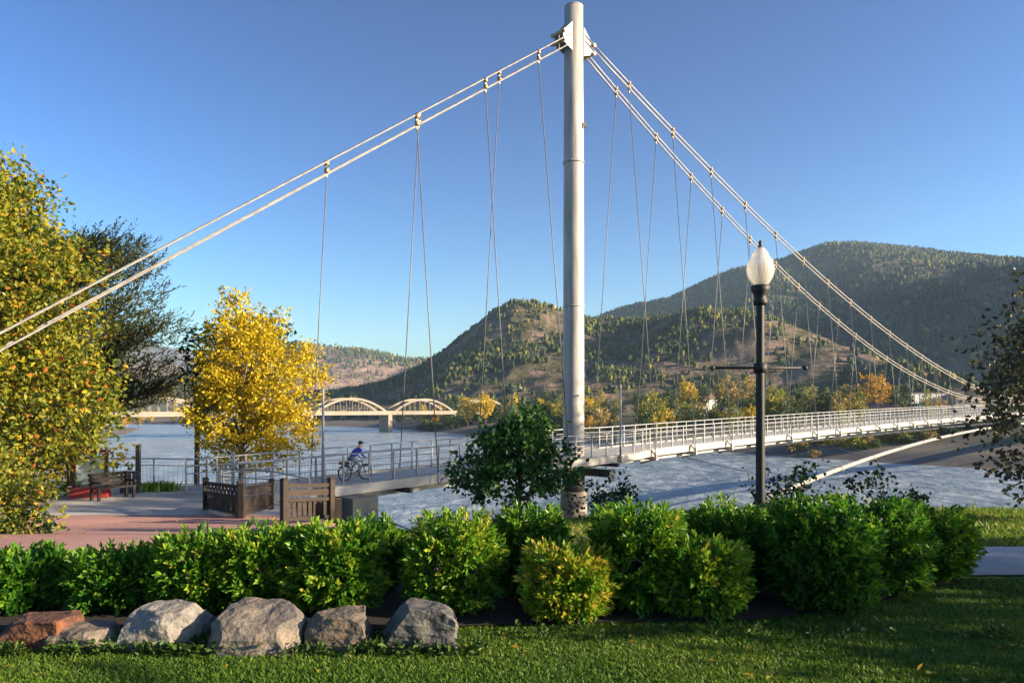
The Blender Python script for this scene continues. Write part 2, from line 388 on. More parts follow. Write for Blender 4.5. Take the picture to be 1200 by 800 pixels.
# ------------------------------------------------------------------ hills
def hill_material(name, rock, soil, green, rockiness=.5, scale=.02):
    m, n, l, p = mat(name); p.inputs['Roughness'].default_value = .95; p.inputs['Specular IOR Level'].default_value = .1
    tc = n.new('ShaderNodeTexCoord')
    a = n.new('ShaderNodeTexNoise'); a.inputs['Scale'].default_value = scale; a.inputs['Detail'].default_value = 9; a.inputs['Roughness'].default_value = .68
    b_ = n.new('ShaderNodeTexNoise'); b_.inputs['Scale'].default_value = scale * 6; b_.inputs['Detail'].default_value = 6
    l.new(tc.outputs['Object'], a.inputs[0]); l.new(tc.outputs['Object'], b_.inputs[0])
    r1 = ramp(n, [(.40 - .1 * rockiness, green), (.52 - .1 * rockiness, soil), (.68 - .12 * rockiness, rock)]); l.new(a.outputs[0], r1.inputs[0])
    r2 = ramp(n, [(.3, (.5, .5, .5)), (.7, (1.25, 1.2, 1.15))]); l.new(b_.outputs[0], r2.inputs[0])
    mx = n.new('ShaderNodeMix'); mx.data_type = 'RGBA'; mx.blend_type = 'MULTIPLY'; mx.inputs['Factor'].default_value = .8
    l.new(r1.outputs[0], mx.inputs['A']); l.new(r2.outputs[0], mx.inputs['B']); l.new(mx.outputs['Result'], p.inputs['Base Color'])
    bu = n.new('ShaderNodeBump'); bu.inputs['Strength'].default_value = 1.0; bu.inputs['Distance'].default_value = .35 / scale
    l.new(a.outputs[0], bu.inputs['Height']); l.new(bu.outputs[0], p.inputs['Normal'])
    return m
HILL_FN = {}
def hill(key, crest, label, hm, front, back, p_front=1.0, noise=.25, nscale=90., nx=150, ny=90, ext=0.0):
    """crest: list of (image column, image row, distance); the ridge is built in world metres from it"""
    X = np.array([(c[0] - 600) / F * c[2] for c in crest]); D = np.array([c[2] for c in crest], float)
    Hc = np.array([EYE + (HOR - c[1]) * c[2] / F for c in crest])
    X0, X1 = X[0] - ext, X[-1] + ext
    ymin, ymax = D.min() - front, D.max() + back
    def fn(x, y):
        d = np.interp(x, X, D); h = np.interp(x, X, Hc)
        s = (y - d)
        g = np.where(s < 0, np.clip(1 + s / front, 0, 1), np.clip(1 - s / back, 0, 1))
        g = np.where(s < 0, g ** p_front, g ** .8)
        g = g * g * (3 - 2 * g) * .5 + g * .5
        nse = fbm(x / nscale, y / nscale, 6) + .5 * fbm(x / nscale * .45 + 9, y / nscale * .45, 4)
        spur = 1 - np.clip(np.abs(s) / 60., 0, 1) * .0
        amp = h * noise * (np.clip(-s / (front * .25), 0, 1) * np.clip(g * 4, 0, 1))
        edge = np.clip((x - X0) / 60, 0, 1) * np.clip((X1 - x) / 60, 0, 1)
        return (h * g + nse * amp) * edge - 4 * (1 - edge) - 8 * (g <= 0.001)
    gx = np.linspace(X0, X1, nx); gy = np.linspace(ymin, ymax, ny)
    A, B = np.meshgrid(gx, gy, indexing='ij'); Zh = fn(A.ravel(), B.ravel())
    Zh = Zh + fbm(A.ravel() / 18, B.ravel() / 18, 3) * 5 * np.clip(Zh / 20, 0, 1)
    fc = grid_faces(nx, ny); fc = fc[(Zh[fc].max(1) > .5)]
    o = link('hill', np_mesh('hill', np.stack([A.ravel(), B.ravel(), Zh], 1), fc, hm, None, True))
    tag(o, label, None, None, 'structure')
    HILL_FN[key] = (fn, X0, X1, ymin, ymax)
    return o
HM_C = hill_material('near_hill', (.27, .20, .155), (.11, .098, .06), (.045, .055, .022), .45, .04)
HM_D = hill_material('big_hill', (.24, .20, .14), (.13, .125, .06), (.055, .075, .028), .25, .012)
HM_B = hill_material('left_hill', (.36, .26, .20), (.24, .18, .13), (.09, .085, .05), .8, .008)
HM_A = hill_material('far_mountain', (.22, .19, .17), (.14, .13, .11), (.06, .07, .05), .4, .004)
hill('A', [(-200, 440, 4300), (20, 410, 4300), (120, 400, 4300), (157, 396, 4300), (200, 407, 4300), (250, 416, 4300), (330, 428, 4300), (480, 440, 4300), (640, 452, 4300)],
     'pale hazy mountain far up the valley', HM_A, 1500, 1200, 1.1, .12, 500., 110, 50)
hill('B2', [(-300, 440, 2900), (0, 428, 2900), (120, 420, 2900), (180, 424, 2900), (240, 432, 2800), (300, 446, 2700)],
     'low brown slope under the pale mountain', HM_B, 900, 700, 1.0, .15, 260., 100, 50)
hill('B', [(250, 440, 2100), (300, 412, 2100), (335, 402, 2100), (370, 403, 2150), (410, 409, 2200), (440, 412, 2200), (470, 420, 2200), (495, 421, 2200), (520, 415, 2200), (560, 425, 2200), (640, 440, 2200)],
     'sunlit brown and mauve hill beyond the arch bridge', HM_B, 900, 600, 1.0, .3, 170., 150, 80)
hill('C', [(300, 474, 950), (350, 466, 930), (400, 460, 900), (450, 450, 870), (490, 434, 850), (520, 413, 830), (545, 393, 810), (575, 371, 790), (600, 363, 780), (630, 365, 770), (660, 374, 760), (690, 381, 750), (720, 379, 740), (760, 375, 720), (800, 373, 700), (850, 378, 670), (900, 389, 640), (940, 402, 610), (975, 417, 590), (1010, 440, 570), (1070, 470, 550)],
     'rocky tree dotted hill standing right behind the town', HM_C, 300, 320, .9, .5, 90., 260, 170)
hill('D', [(600, 405, 1900), (690, 378, 1850), (720, 366, 1830), (745, 359, 1800), (780, 354, 1800), (820, 336, 1780), (850, 324, 1760), (880, 321, 1750), (920, 306, 1740), (950, 295, 1730), (990, 291, 1720), (1060, 293, 1700), (1120, 300, 1680), (1200, 310, 1650), (1300, 320, 1600), (1450, 335, 1500), (1700, 385, 1400)],
     'big forested hill rising high behind the far bank', HM_D, 900, 700, .95, .30, 240., 240, 130)
# ridge on the sun's side, outside the picture, that keeps the lower slopes in evening shade
def ridge():
    gx = np.linspace(1000, 2700, 60); gy = np.linspace(40, 2600, 90)
    A, B = np.meshgrid(gx, gy, indexing='ij'); a, b_ = A.ravel(), B.ravel()
    top = np.interp(b_, [40, 130, 210, 300, 420, 700, 1000, 1300, 1700, 2200, 2600], [0, 200, 290, 400, 480, 500, 505, 495, 480, 400, 0])
    g = np.clip(1 - np.abs(a - 1750) / 750, 0, 1); g = g * g * (3 - 2 * g)
    z = top * g * (1 + .5 * fbm(a / 200, b_ / 200, 5)) - 5
    o = link('hill', np_mesh('hill', np.stack([a, b_, z], 1), grid_faces(60, 90), HM_D, None, True))
    tag(o, 'long forested ridge closing the valley on the sunny side', None, None, 'structure')
ridge()

def hill_forest(key, count, hmin, hmax, seed, dens_scale, thr, label, keep=None, round_frac=.3):
    fn, X0, X1, ymin, ymax = HILL_FN[key]; rg = np.random.default_rng(seed)
    x = rg.uniform(X0, X1, count); y = rg.uniform(ymin, ymax, count); z = fn(x, y)
    k = z > 6
    k &= (fbm(x / dens_scale, y / dens_scale, 4) + rg.normal(0, .08, count)) > thr
    u = 600 + F * x / y; k &= (u > -60) & (u < 1260)
    if keep is not None: k &= keep(x, y, z)
    x, y, z = x[k], y[k], z[k]; N = len(x)
    h = rg.uniform(hmin, hmax, N); rd_ = h * rg.uniform(.2, .34, N)
    rnd = rg.random(N) < round_frac
    S = 6; ang = np.arange(S) * 2 * np.pi / S
    V = np.zeros((N, 2 * S + 2, 3)); off = rg.uniform(0, 6, (N, 1))
    r1 = rd_[:, None] * rg.uniform(.75, 1.25, (N, S)); r2 = np.where(rnd[:, None], r1 * 1.35, r1 * .55)
    r1 = np.where(rnd[:, None], r1 * 1.1, r1)
    z1 = np.where(rnd, .12, .10); z2 = np.where(rnd, .55, .5)
    V[:, :S, 0] = x[:, None] + r1 * np.cos(ang + off); V[:, :S, 1] = y[:, None] + r1 * np.sin(ang + off); V[:, :S, 2] = (z + z1 * h)[:, None]
    V[:, S:2 * S, 0] = x[:, None] + r2 * np.cos(ang + off + .5); V[:, S:2 * S, 1] = y[:, None] + r2 * np.sin(ang + off + .5); V[:, S:2 * S, 2] = (z + z2 * h)[:, None] * 1
    V[:, 2 * S] = np.stack([x, y, z + h * np.where(rnd, .85, 1)], 1); V[:, 2 * S + 1] = np.stack([x, y, z - 2], 1)
    F1 = []
    for s in range(S):
        t = (s + 1) % S
        F1 += [(s, t, S + t), (s, S + t, S + s), (S + s, S + t, 2 * S), (t, s, 2 * S + 1)]
    Fc = (np.array(F1)[None] + (np.arange(N) * (2 * S + 2))[:, None, None]).reshape(-1, 3)
    tone = np.clip(rg.beta(2, 3, N) * .8 + np.where(rnd, .25, 0) + fbm(x / 90, y / 90, 3) * .5, 0, 1)
    v = np.repeat(tone, 2 * S + 2)
    o = link('hillside_forest', np_mesh('hillside_forest', V.reshape(-1, 3), Fc, M['conifer'], {'v': v}))
    tag(o, label, 'forest', None, 'stuff')
hill_forest('C', 60000, 2.6, 6, 3, 40., .03, 'scattered trees covering the rocky hill behind the town', lambda x, y, z: y < 900)
hill_forest('D', 90000, 7, 14, 4, 160., -.10, 'dense forest covering the big hill', lambda x, y, z: y < 1950)
hill_forest('B', 9000, 8, 16, 5, 200., .02, 'sparse trees on the sunlit brown hill', None)

# ------------------------------------------------------------------ suspension footbridge
TH = rad(46.8)
BD = Vector((math.sin(TH), math.cos(TH), 0)); BN = Vector((BD.y, -BD.x, 0))
BM = Vector((3.655, 43.0, 0)); SPAN = 204.0
def bp(t, wv, z): return BM + BD * t + BN * wv + Vector((0, 0, z))
def deck_z(t):
    t = t if t < 102 else 204 - t
    return -1.05 + .030 * t - .0001 * t * t
def half_w(t):
    t = min(abs(t), abs(t - SPAN))
    return 2.0 + .75 * max(0, min(1, (5.0 - t) / 2.5))
def cab(t):                       # (half spacing, height) of the main cables
    if t >= 0:
        tt = t if t <= 102 else SPAN - t
        u = tt / 100; return .35 + 3.75 * u - 1.95 * u * u, EYE + 22.22 - 41.65 * u + 20.39 * u * u
    return .45 + .028 * -t, EYE + 22.0 + .706 * t
BR = empty('suspension_bridge', bp(0, 0, 0), 0, 'white steel suspension footbridge with a single round mast and a long railed deck', 'bridge')
def part(mb, name, mt, parent=None):
    """mesh given in world coordinates, parented under the bridge"""
    mb.v = [(v[0] - BM.x, v[1] - BM.y, v[2]) for v in mb.v]
    return mb.build(name, mt, parent or BR)
TS, TE = -21.5, SPAN + 21.5
ts = list(np.arange(TS, TE + .01, 1.5))
def strip(ts, lo, hi, zt, zb):
    """closed strip along the deck: lo(t), hi(t) offsets, zt/zb heights"""
    m_ = MB(); vv = []; ff = []
    for t in ts:
        vv += [bp(t, lo(t), zt(t)), bp(t, hi(t), zt(t)), bp(t, hi(t), zb(t)), bp(t, lo(t), zb(t))]
    for i in range(len(ts) - 1):
        a, c = i * 4, i * 4 + 4
        for k in range(4): ff.append((a + k, a + (k + 1) % 4, c + (k + 1) % 4, c + k))
    e = len(vv) - 4; ff += [(3, 2, 1, 0), (e, e + 1, e + 2, e + 3)]
    return m_.add(vv, ff)
part(strip(ts, lambda t: -half_w(t), lambda t: half_w(t), deck_z, lambda t: deck_z(t) - .16), 'deck', M['deck'])
for sgn in (-1, 1):
    o = part(strip(ts, lambda t: sgn * half_w(t) - .0, lambda t: sgn * (half_w(t) + .10), lambda t: deck_z(t) + .10, lambda t: deck_z(t) - .30), 'edge_beam', M['white_steel'])
    part(strip([t for t in ts if t > -16], lambda t: sgn * 1.35 - .12, lambda t: sgn * 1.35 + .12, lambda t: deck_z(t) - .165, lambda t: deck_z(t) - .62), 'girder', M['rust'] if False else M['galv'])
# mast
def make_mast(t):
    zt = 25.45; c = bp(t, 0, 0)
    mb = MB().tube([c + Vector((0, 0, z)) for z in (-2.45, 0, 8, 16, zt)], [.64, .63, .62, .60, .56], 40)
    mo = part(mb, 'mast', M['mast'])
    part(MB().lathe([(.0, 0), (.57, 0), (.57, .06), (0, .10)], 32, c + Vector((0, 0, zt - .005))), 'mast_cap', M['white_steel'], mo)
    for zz in (-.9, 7.7, 16.2):
        part(MB().lathe([(.60, 0), (.645, 0), (.645, .10), (.60, .10)], 40, c + Vector((0, 0, zz))), 'weld_ring', M['mast'], mo)
    # saddle plates where the cables arrive
    for sg in (-1, 1):
        for wv in (-.34, .34):
            m_ = MB(); a = []
            for (u_, z_) in ((.50, 24.35), (1.30, 23.55), (1.30, 22.95), (.50, 22.65)):
                for q in (-.035, .035): a.append(bp(t + sg * u_, wv + q, z_))
            m_.add(a, [(0, 2, 4, 6), (7, 5, 3, 1), (0, 1, 3, 2), (2, 3, 5, 4), (4, 5, 7, 6), (6, 7, 1, 0)])
            part(m_, 'saddle_plate', M['galv'], mo)
        m_ = MB().tube([bp(t + sg * 1.3, -.55, 23.5), bp(t + sg * 1.3, .55, 23.5)], .11, 12).tube([bp(t + sg * 1.3, -.55, 23.0), bp(t + sg * 1.3, .55, 23.0)], .11, 12)
        part(m_, 'saddle_pin', M['clamp'], mo)
    part(MB().box(c + Vector((.66, -.32, 18.4)), (.14, .16, .34)).beam(c + Vector((.55, -.28, 18.4)), c + Vector((.66, -.32, 18.4)), .05, .05), 'mast_light', M['clamp'], mo)
    pr = part(MB().lathe([(0, -13.5), (.95, -13.5), (.78, -3.3), (.74, -3.15), (0, -3.15)], 28, c), 'pier', M['concrete'])
    part(MB().lathe([(0, -3.145), (.66, -3.145), (.66, -2.46), (0, -2.46)], 28, c), 'mast_bearing', M['dark_steel'])
    part(MB().beam(bp(t, -2.9, deck_z(t) - .9), bp(t, 2.9, deck_z(t) - .9), .5, .4), 'cross_head', M['dark_steel'], mo)
make_mast(0); make_mast(SPAN)
# main cables: two on each side, one above the other
GAP = .34
def cable_pts(sgn, dz, a, b, k):
    out = []
    for t in np.linspace(a, b, k):
        wv, z = cab(t); out.append(bp(t, sgn * wv, z + dz))
    return out
for sgn in (-1, 1):
    for dz in (GAP / 2, -GAP / 2):
        part(MB().tube(cable_pts(sgn, dz, .6, SPAN - .6, 90), .048, 8), 'main_cable', M['cable'])
        part(MB().tube(cable_pts(sgn, dz * 1.6, -.6, -34.5, 24), .036, 8), 'back_cable', M['back_cable'])
        part(MB().tube([bp(SPAN + u_, sgn * cab(-u_)[0], cab(-u_)[1] + dz) for u_ in np.linspace(.6, 33, 12)], .05, 8), 'back_cable', M['back_cable'])
# clamps and hangers
clamp_me = None
def hang(t, sides=(-1, 1)):
    global clamp_me
    wv, z = cab(t if t <= SPAN else SPAN - t)
    tb = t
    for sgn in sides:
        top = bp(t, sgn * wv, z); hw = half_w(tb) + .45
        bot = bp(tb, sgn * hw, deck_z(tb) - .25)
        if clamp_me is None:
            mb = MB()
            for q in (-GAP / 2, GAP / 2): mb.lathe([(.0, -.11), (.115, -.11), (.115, .11), (0, .11)], 12, (0, 0, q))
            mb.box((0, 0, 0), (.07, .10, GAP + .1)).box((0, 0, -GAP / 2 - .17), (.05, .08, .2))
            clamp_me = mb.mesh('clamp', M['clamp'])
        c = link('clamp', clamp_me, None, BR, top - Vector((BM.x, BM.y, 0)), -TH)
        a = top - Vector((0, 0, GAP / 2 + .2))
        if (a - bot).length > .5:
            h = part(MB().tube([a, bot], .026, 6), 'hanger', M['hanger'])
            v = (a - bot).normalized()
            part(MB().tube([bot, bot + v * .5], .05, 8), 'socket', M['galv'], h)
nh = 44
for i in range(44):
    t = 4.65 + 4.533 * i
    if t < SPAN - 3: hang(t)
for t in (-3.5, -7.5, -11.9): hang(t, (1,))
for t in (-5.4, -10.7, -15.7): hang(t, (-1,))
# outriggers under the deck that carry the hangers
for i in range(-4, 45):
    t = 4.65 + 4.533 * i
    if t < -15 or t > SPAN + 14: continue
    hw = half_w(t); z = deck_z(t)
    mb = MB().beam(bp(t, -hw - .55, z - .40), bp(t, hw + .55, z - .40), .16, .22)
    for sg in ((-1, 1) if t > 2 else ()):
        mb.beam(bp(t, sg * (hw + .55), z - .40), bp(t, sg * (hw + .12), z + .14), .09, .09)
        mb.beam(bp(t, sg * (hw + .50), z - .45), bp(t, sg * 1.4, z - .78), .10, .10)
    part(mb, 'outrigger', M['white_steel'] if t > 2 else M['dark_steel'])
# railings
for sgn in (-1, 1):
    tt = list(np.arange(TS, TE, 1.25)); rails = None
    rl = MB()
    def rp(t, h): return bp(t, sgn * (half_w(t) - .06), deck_z(t) + h)
    tr_ = rl.tube([rp(t, 1.38) for t in tt], .034, 8)
    R = part(rl, 'handrail', M['galv'])
    for h in (1.08, .80):
        part(MB().tube([rp(t, h) for t in tt], .020, 6), 'mid_rail', M['galv'], R)
    part(MB().tube([rp(t, .12) for t in tt], .020, 6), 'bottom_rail', M['galv'], R)
    pm = MB().box((0, 0, .675), (.055, .075, 1.33)).box((0, 0, .015), (.12, .16, .025)).mesh('post', M['galv'])
    for t in tt[::1]:
        link('post', pm, None, R, rp(t, 0) - Vector((BM.x, BM.y, 0)), -TH + math.pi / 2)
    mb = MB()
    for t in np.arange(TS, 110, .155):
        mb.tube([rp(t, .12), rp(t, .80)], .006, 3, False)
    tag(part(mb, 'picket_infill', M['galv'], R), None, None, None, 'stuff')
# horizontal wind cables sweeping out under the deck on both sides
def wind(sgn):
    pts = []
    for t in np.linspace(-9, SPAN + 9, 110):
        tt = t if t <= 102 else SPAN - t
        u = 1 - tt / 102
        pts.append(bp(t, sgn * (2.0 + 9 * u * u), deck_z(t) - 1.5 - .5 * u * u))
    wc = part(MB().tube(pts, .15, 12), 'wind_cable', M['cable'])
    for i in range(0, 43, 2):
        t = 9.2 + 4.533 * i
        if t > SPAN - 6: break
        tt = t if t <= 102 else SPAN - t
        u = 1 - tt / 102; e = bp(t, sgn * (2 + 9 * u * u), deck_z(t) - 1.5 - .5 * u * u)
        part(MB().tube([bp(t, sgn * 1.4, deck_z(t) - .7), e], .02, 6), 'wind_tie', M['hanger'], wc)
        j = pts[max(1, min(len(pts) - 2, int((t + 9) / (SPAN + 18) * 109)))]
        part(MB().tube([e - BD * .18, e + BD * .18], .20, 12), 'tie_collar', M['clamp'], wc)
wind(1); wind(-1)
# abutments
for t, sg in ((-16.2, 1), (SPAN + 16.2, -1)):
    mb = MB().beam(bp(t, -3.2, -3.9), bp(t, 3.2, -3.9), 1.2, 4.0)
    part(mb, 'abutment', M['concrete'])
    for wv in (-8.5, 8.5):
        pass
for wv in (-1, 1):      # cable anchor blocks
    c = bp(-9, wv * 12.8, deck_z(-9) - 2.1)
    part(MB().box((c.x, c.y, c.z - 1.2), (1.6, 1.6, 3.2), -TH), 'anchor_block', M['concrete'])

for t_ in (-35.2, SPAN + 33.8):
    c = bp(t_, 0, 0); zz = gz(c.x, c.y) if t_ < 0 else -2.4
    part(MB().box((c.x, c.y, zz + .7), (3.2, 2.4, 2.6), -TH), 'anchor_block', M['concrete'])
# deck lamps: slim poles with a short arm
def deck_lamp(t, wv, arm, label):
    z = deck_z(t); b_ = bp(t, wv, z)
    o = empty('light_pole', b_, 0, label, 'light pole', 'slim light poles along the footbridge')
    MB().tube([(0, 0, -.35), (0, 0, 4.15)], [.07, .05], 10).build('pole', M['galv'], o)
    MB().box((0, 0, .02), (.24, .24, .04)).build('base_plate', M['galv'], o)
    a = BN * arm
    MB().beam((0, 0, 4.10), (a.x, a.y, 4.10), .06, .06).build('arm', M['galv'], o)
    MB().box((a.x, a.y, 4.06), (.34, .16, .07), -TH + math.pi / 2).build('lamp_head', M['dark_steel'], o)
deck_lamp(-17.6, 2.25, -.30, 'slim light pole at the start of the footbridge beside the cyclist')
deck_lamp(-2.3, -2.9, .75, 'slim light pole behind the small green tree beside the mast')
deck_lamp(.7, 2.95, -.75, 'slim light pole on the river side of the mast')

# ------------------------------------------------------------------ arch road bridge upstream
HB = empty('arch_road_bridge', (-70, 402, 0), 0, 'pale concrete road bridge with a row of arches over the river', 'bridge')
hd = Vector((.683, .731, 0)); hn = Vector((.731, -.683, 0)); HP = Vector((-70, 402, 0)); HZ = -.9
def hp(s, wv, z): p_ = hd * s + hn * wv; return Vector((p_.x, p_.y, z))
MB().beam(hp(-190, 0, HZ - .5), hp(110, 0, HZ - .5), 9.0, 1.0).build('deck', M['arch'], HB)
for sg in (-1, 1):
    MB().beam(hp(-190, sg * 4.4, HZ + .55), hp(110, sg * 4.4, HZ + .55), .2, 1.0).build('parapet', M['arch'], HB)
for k in range(-3, 2):
    s0 = 49.2 * k; s1 = s0 + 49.2
    if k < 2:
        for sg in (-1, 1):
            rise = 7.6
            pts = [hp(s0 + 1 + (47.2) * u, sg * 4.1, HZ - .6 + (rise + .6) * (1 - (2 * u - 1) ** 2)) for u in np.linspace(0, 1, 25)]
            mb = MB()
            for a, c in zip(pts[:-1], pts[1:]): mb.beam(a, c + (c - a).normalized() * .05, .9, 1.1)
            ar = mb.build('arch', M['arch'], HB)
            for u in np.linspace(.1, .9, 11):
                zt = HZ - .6 + (rise + .6) * (1 - (2 * u - 1) ** 2) - .4
                if zt - HZ > 1: MB().beam(hp(s0 + 1 + 47.2 * u, sg * 4.1, HZ), hp(s0 + 1 + 47.2 * u, sg * 4.1, zt), .35, .35, (1, 0, 0)).build('hanger_post', M['arch'], ar)
        for u in (.3, .5, .7):
            zt = HZ - .6 + (rise + .6) * (1 - (2 * u - 1) ** 2)
            MB().beam(hp(s0 + 1 + 47.2 * u, -3.6, zt), hp(s0 + 1 + 47.2 * u, 3.6, zt), .5, .6).build('brace', M['arch'], HB)
for k in range(-3, 3):
    MB().beam(hp(49.2 * k - 1.3, 0, -7.5), hp(49.2 * k + 1.3, 0, -7.5), 8.4, 12.2).build('pier', M['concrete'], HB)

# ------------------------------------------------------------------ foliage tools
def unit(a): return a / np.maximum(np.linalg.norm(a, axis=1, keepdims=True), 1e-9)
def leaves(name, P, D, L, W, mt, rg, tone, fold=.25, up=(0, 0, 1), upw=.6):
    """one small folded blade of 4 triangles per leaf"""
    N = len(P); D = unit(D)
    U = rg.normal(0, 1, (N, 3)) * (1 - upw) + np.array(up)[None] * upw
    R = unit(np.cross(D, U)); Nn = np.cross(R, D)
    L = np.broadcast_to(L, (N,))[:, None]; W = np.broadcast_to(W, (N,))[:, None]
    mid = P + D * L * .48
    V = np.stack([P, mid + R * W * .5 + Nn * W * fold * .5, mid - Nn * W * fold * .4, mid - R * W * .5 + Nn * W * fold * .5, P + D * L - Nn * L * .10], 1)
    T = np.array([(0, 1, 2), (0, 2, 3), (2, 1, 4), (3, 2, 4)])
    Fc = (T[None] + (np.arange(N) * 5)[:, None, None]).reshape(-1, 3)
    return np_mesh(name, V.reshape(-1, 3), Fc, mt, {'v': np.repeat(np.clip(tone, 0, 1), 5)})

def in_lobes(rg, lobes, n_, shell=.55):
    vol = np.array([a * b_ * c for (_, _, _, a, b_, c) in lobes]); k = rg.choice(len(lobes), n_, p=vol / vol.sum())
    d = unit(rg.normal(0, 1, (n_, 3))); r_ = (shell + (1 - shell) * rg.random(n_)) ** .7
    q = np.array(lobes)[k]
    return q[:, :3] + d * r_[:, None] * q[:, 3:], d
def crown_mesh(name, rg, lobes, ncl, npl, csize, L, W, mt, tone=(.5, .2), shell=.5, droop=0.0, upw=.2, elong=1.3):
    C, d = in_lobes(rg, lobes, ncl, shell)
    ct = rg.normal(0, .12, ncl)
    cs = csize * rg.uniform(.6, 1.3, ncl)
    P = np.repeat(C, npl, 0) + rg.normal(0, 1, (ncl * npl, 3)) * np.repeat(cs, npl)[:, None] * np.array([.75, .75, .6])
    sd_ = unit(d + np.array([0, 0, .55]) + rg.normal(0, .35, d.shape))
    P = P + np.repeat(sd_, npl, 0) * (rg.uniform(-.6, 1.5, len(P)) * np.repeat(cs, npl))[:, None] * elong
    D = rg.normal(0, 1, P.shape) + np.repeat(d, npl, 0) * .8 + np.array([0, 0, -droop])
    tn = rg.normal(tone[0], tone[1], len(P)) + np.repeat(ct, npl)
    Ls = L * rg.uniform(.7, 1.3, len(P))
    return leaves(name, P, D, Ls, Ls * W / L, mt, rg, tn, upw=upw), C
def trunk_mesh(rg, base_r, h, tips, trunk_top, mt, lean=(0, 0), nb=14, start=.35):
    mb = MB()
    top = Vector((lean[0], lean[1], trunk_top))
    pts = [Vector((0, 0, -.3)), Vector((lean[0] * .1 + .02, lean[1] * .1, h * .12)), top * .45 + Vector((.05, .03, 0)), top * .75, top]
    pts[0].x = pts[0].y = 0
    mb.tube(pts, [base_r * 1.25, base_r, base_r * .8, base_r * .55, base_r * .2], 10)
    idx = rg.choice(len(tips), min(nb, len(tips)), replace=False)
    for i in idx:
        tip = Vector(tips[i]); f = max(start, min(.95, (tip.z * .62) / trunk_top))
        a = top * f; k = (tip - a).length; mid = (a + tip) / 2 + Vector((0, 0, -.06 * k)) + Vector(rg.normal(0, .05 * k, 3))
        mb.tube([a, mid, tip], [base_r * .38 * (1.1 - f * .5), base_r * .22, base_r * .06], 6)
    return mb.mesh('trunk', mt)
def make_tree(name, label, cat, loc, lobes, ncl, npl, csize, L, W, leafm, trunk_r, trunk_top, seed, barkm='bark', group=None, tone=(.5, .2), shell=.5, droop=0., nb=16, lean=(0, 0), upw=.2, start=.35):
    rg = np.random.default_rng(seed)
    o = empty(name, loc, 0, label, cat, group)
    me, C = crown_mesh('crown', rg, lobes, ncl, npl, csize, L, W, M[leafm], tone, shell, droop, upw)
    link('crown', me, None, o)
    link('trunk', trunk_mesh(rg, trunk_r, trunk_top, C, trunk_top, M[barkm], lean, nb, start), None, o)
    return o

# ------------------------------------------------------------------ far bank: trees, shrubs, houses
def at(px, Y): return (px - 600) / F * Y
protos = {}
def far_proto(kind, leafm, shape):
    rg = np.random.default_rng(hash((len(kind), leafm.__len__(), len(shape))) % 1000 + len(protos))
    if shape == 'round': lob = [(0, 0, 6, 3.2, 3.2, 3.4), (1.6, .4, 4.8, 2.4, 2.4, 2.2), (-1.7, -.5, 5.0, 2.3, 2.3, 2.3), (.3, 1.2, 7.8, 1.9, 1.9, 1.9)]
    elif shape == 'tall': lob = [(0, 0, 5.5, 1.9, 1.9, 4.2), (.4, .2, 3.6, 2.2, 2.2, 2.2), (-.3, 0, 8, 1.2, 1.2, 1.8)]
    elif shape == 'cone': lob = [(0, 0, 1.9, 2.4, 2.4, 1.2), (0, 0, 3.8, 1.9, 1.9, 1.4), (0, 0, 5.8, 1.35, 1.35, 1.4), (0, 0, 7.8, .75, .75, 1.3), (0, 0, 9.2, .3, .3, .8)]
    else: lob = [(0, 0, 1.6, 2.6, 2.2, 1.6), (1.6, .3, 1.2, 1.8, 1.6, 1.2), (-1.5, .2, 1.3, 1.7, 1.6, 1.3)]
    n_ = {'round': 75, 'tall': 60, 'cone': 60, 'shrub': 45}[shape]
    me, C = crown_mesh('crown', rg, lob, n_, 16, .5, .62, .42, M[leafm], (.5, .25), .35)
    top = {'round': 6.5, 'tall': 7, 'cone': 8.5, 'shrub': 1.4}[shape]
    tm = trunk_mesh(rg, .22 if shape != 'shrub' else .1, top, C, top, M['bark'], (0, 0), 7)
    return me, tm
def far_tree(px, Y, h, leafm, shape, label, group, wid=1.0, name='far_bank_tree', cat='tree', dz=0.0):
    key = (leafm, shape)
    if key not in protos: protos[key] = far_proto('t', leafm, shape)
    me, tm = protos[key]; X = at(px, Y)
    o = empty(name, (X, Y, gz(X, Y) + dz), random.uniform(0, 6.28), label, cat, group)
    s = h / (10 if shape != 'shrub' else 3.2); o.scale = (s * wid, s * wid, s)
    link('crown', me, None, o); link('trunk', tm, None, o)
    return o
LB = {'far_yellow': 'golden yellow tree', 'far_olive': 'yellow green tree', 'far_green': 'dark green tree', 'far_tan': 'pale tan leafed tree', 'far_orange': 'orange and yellow tree'}
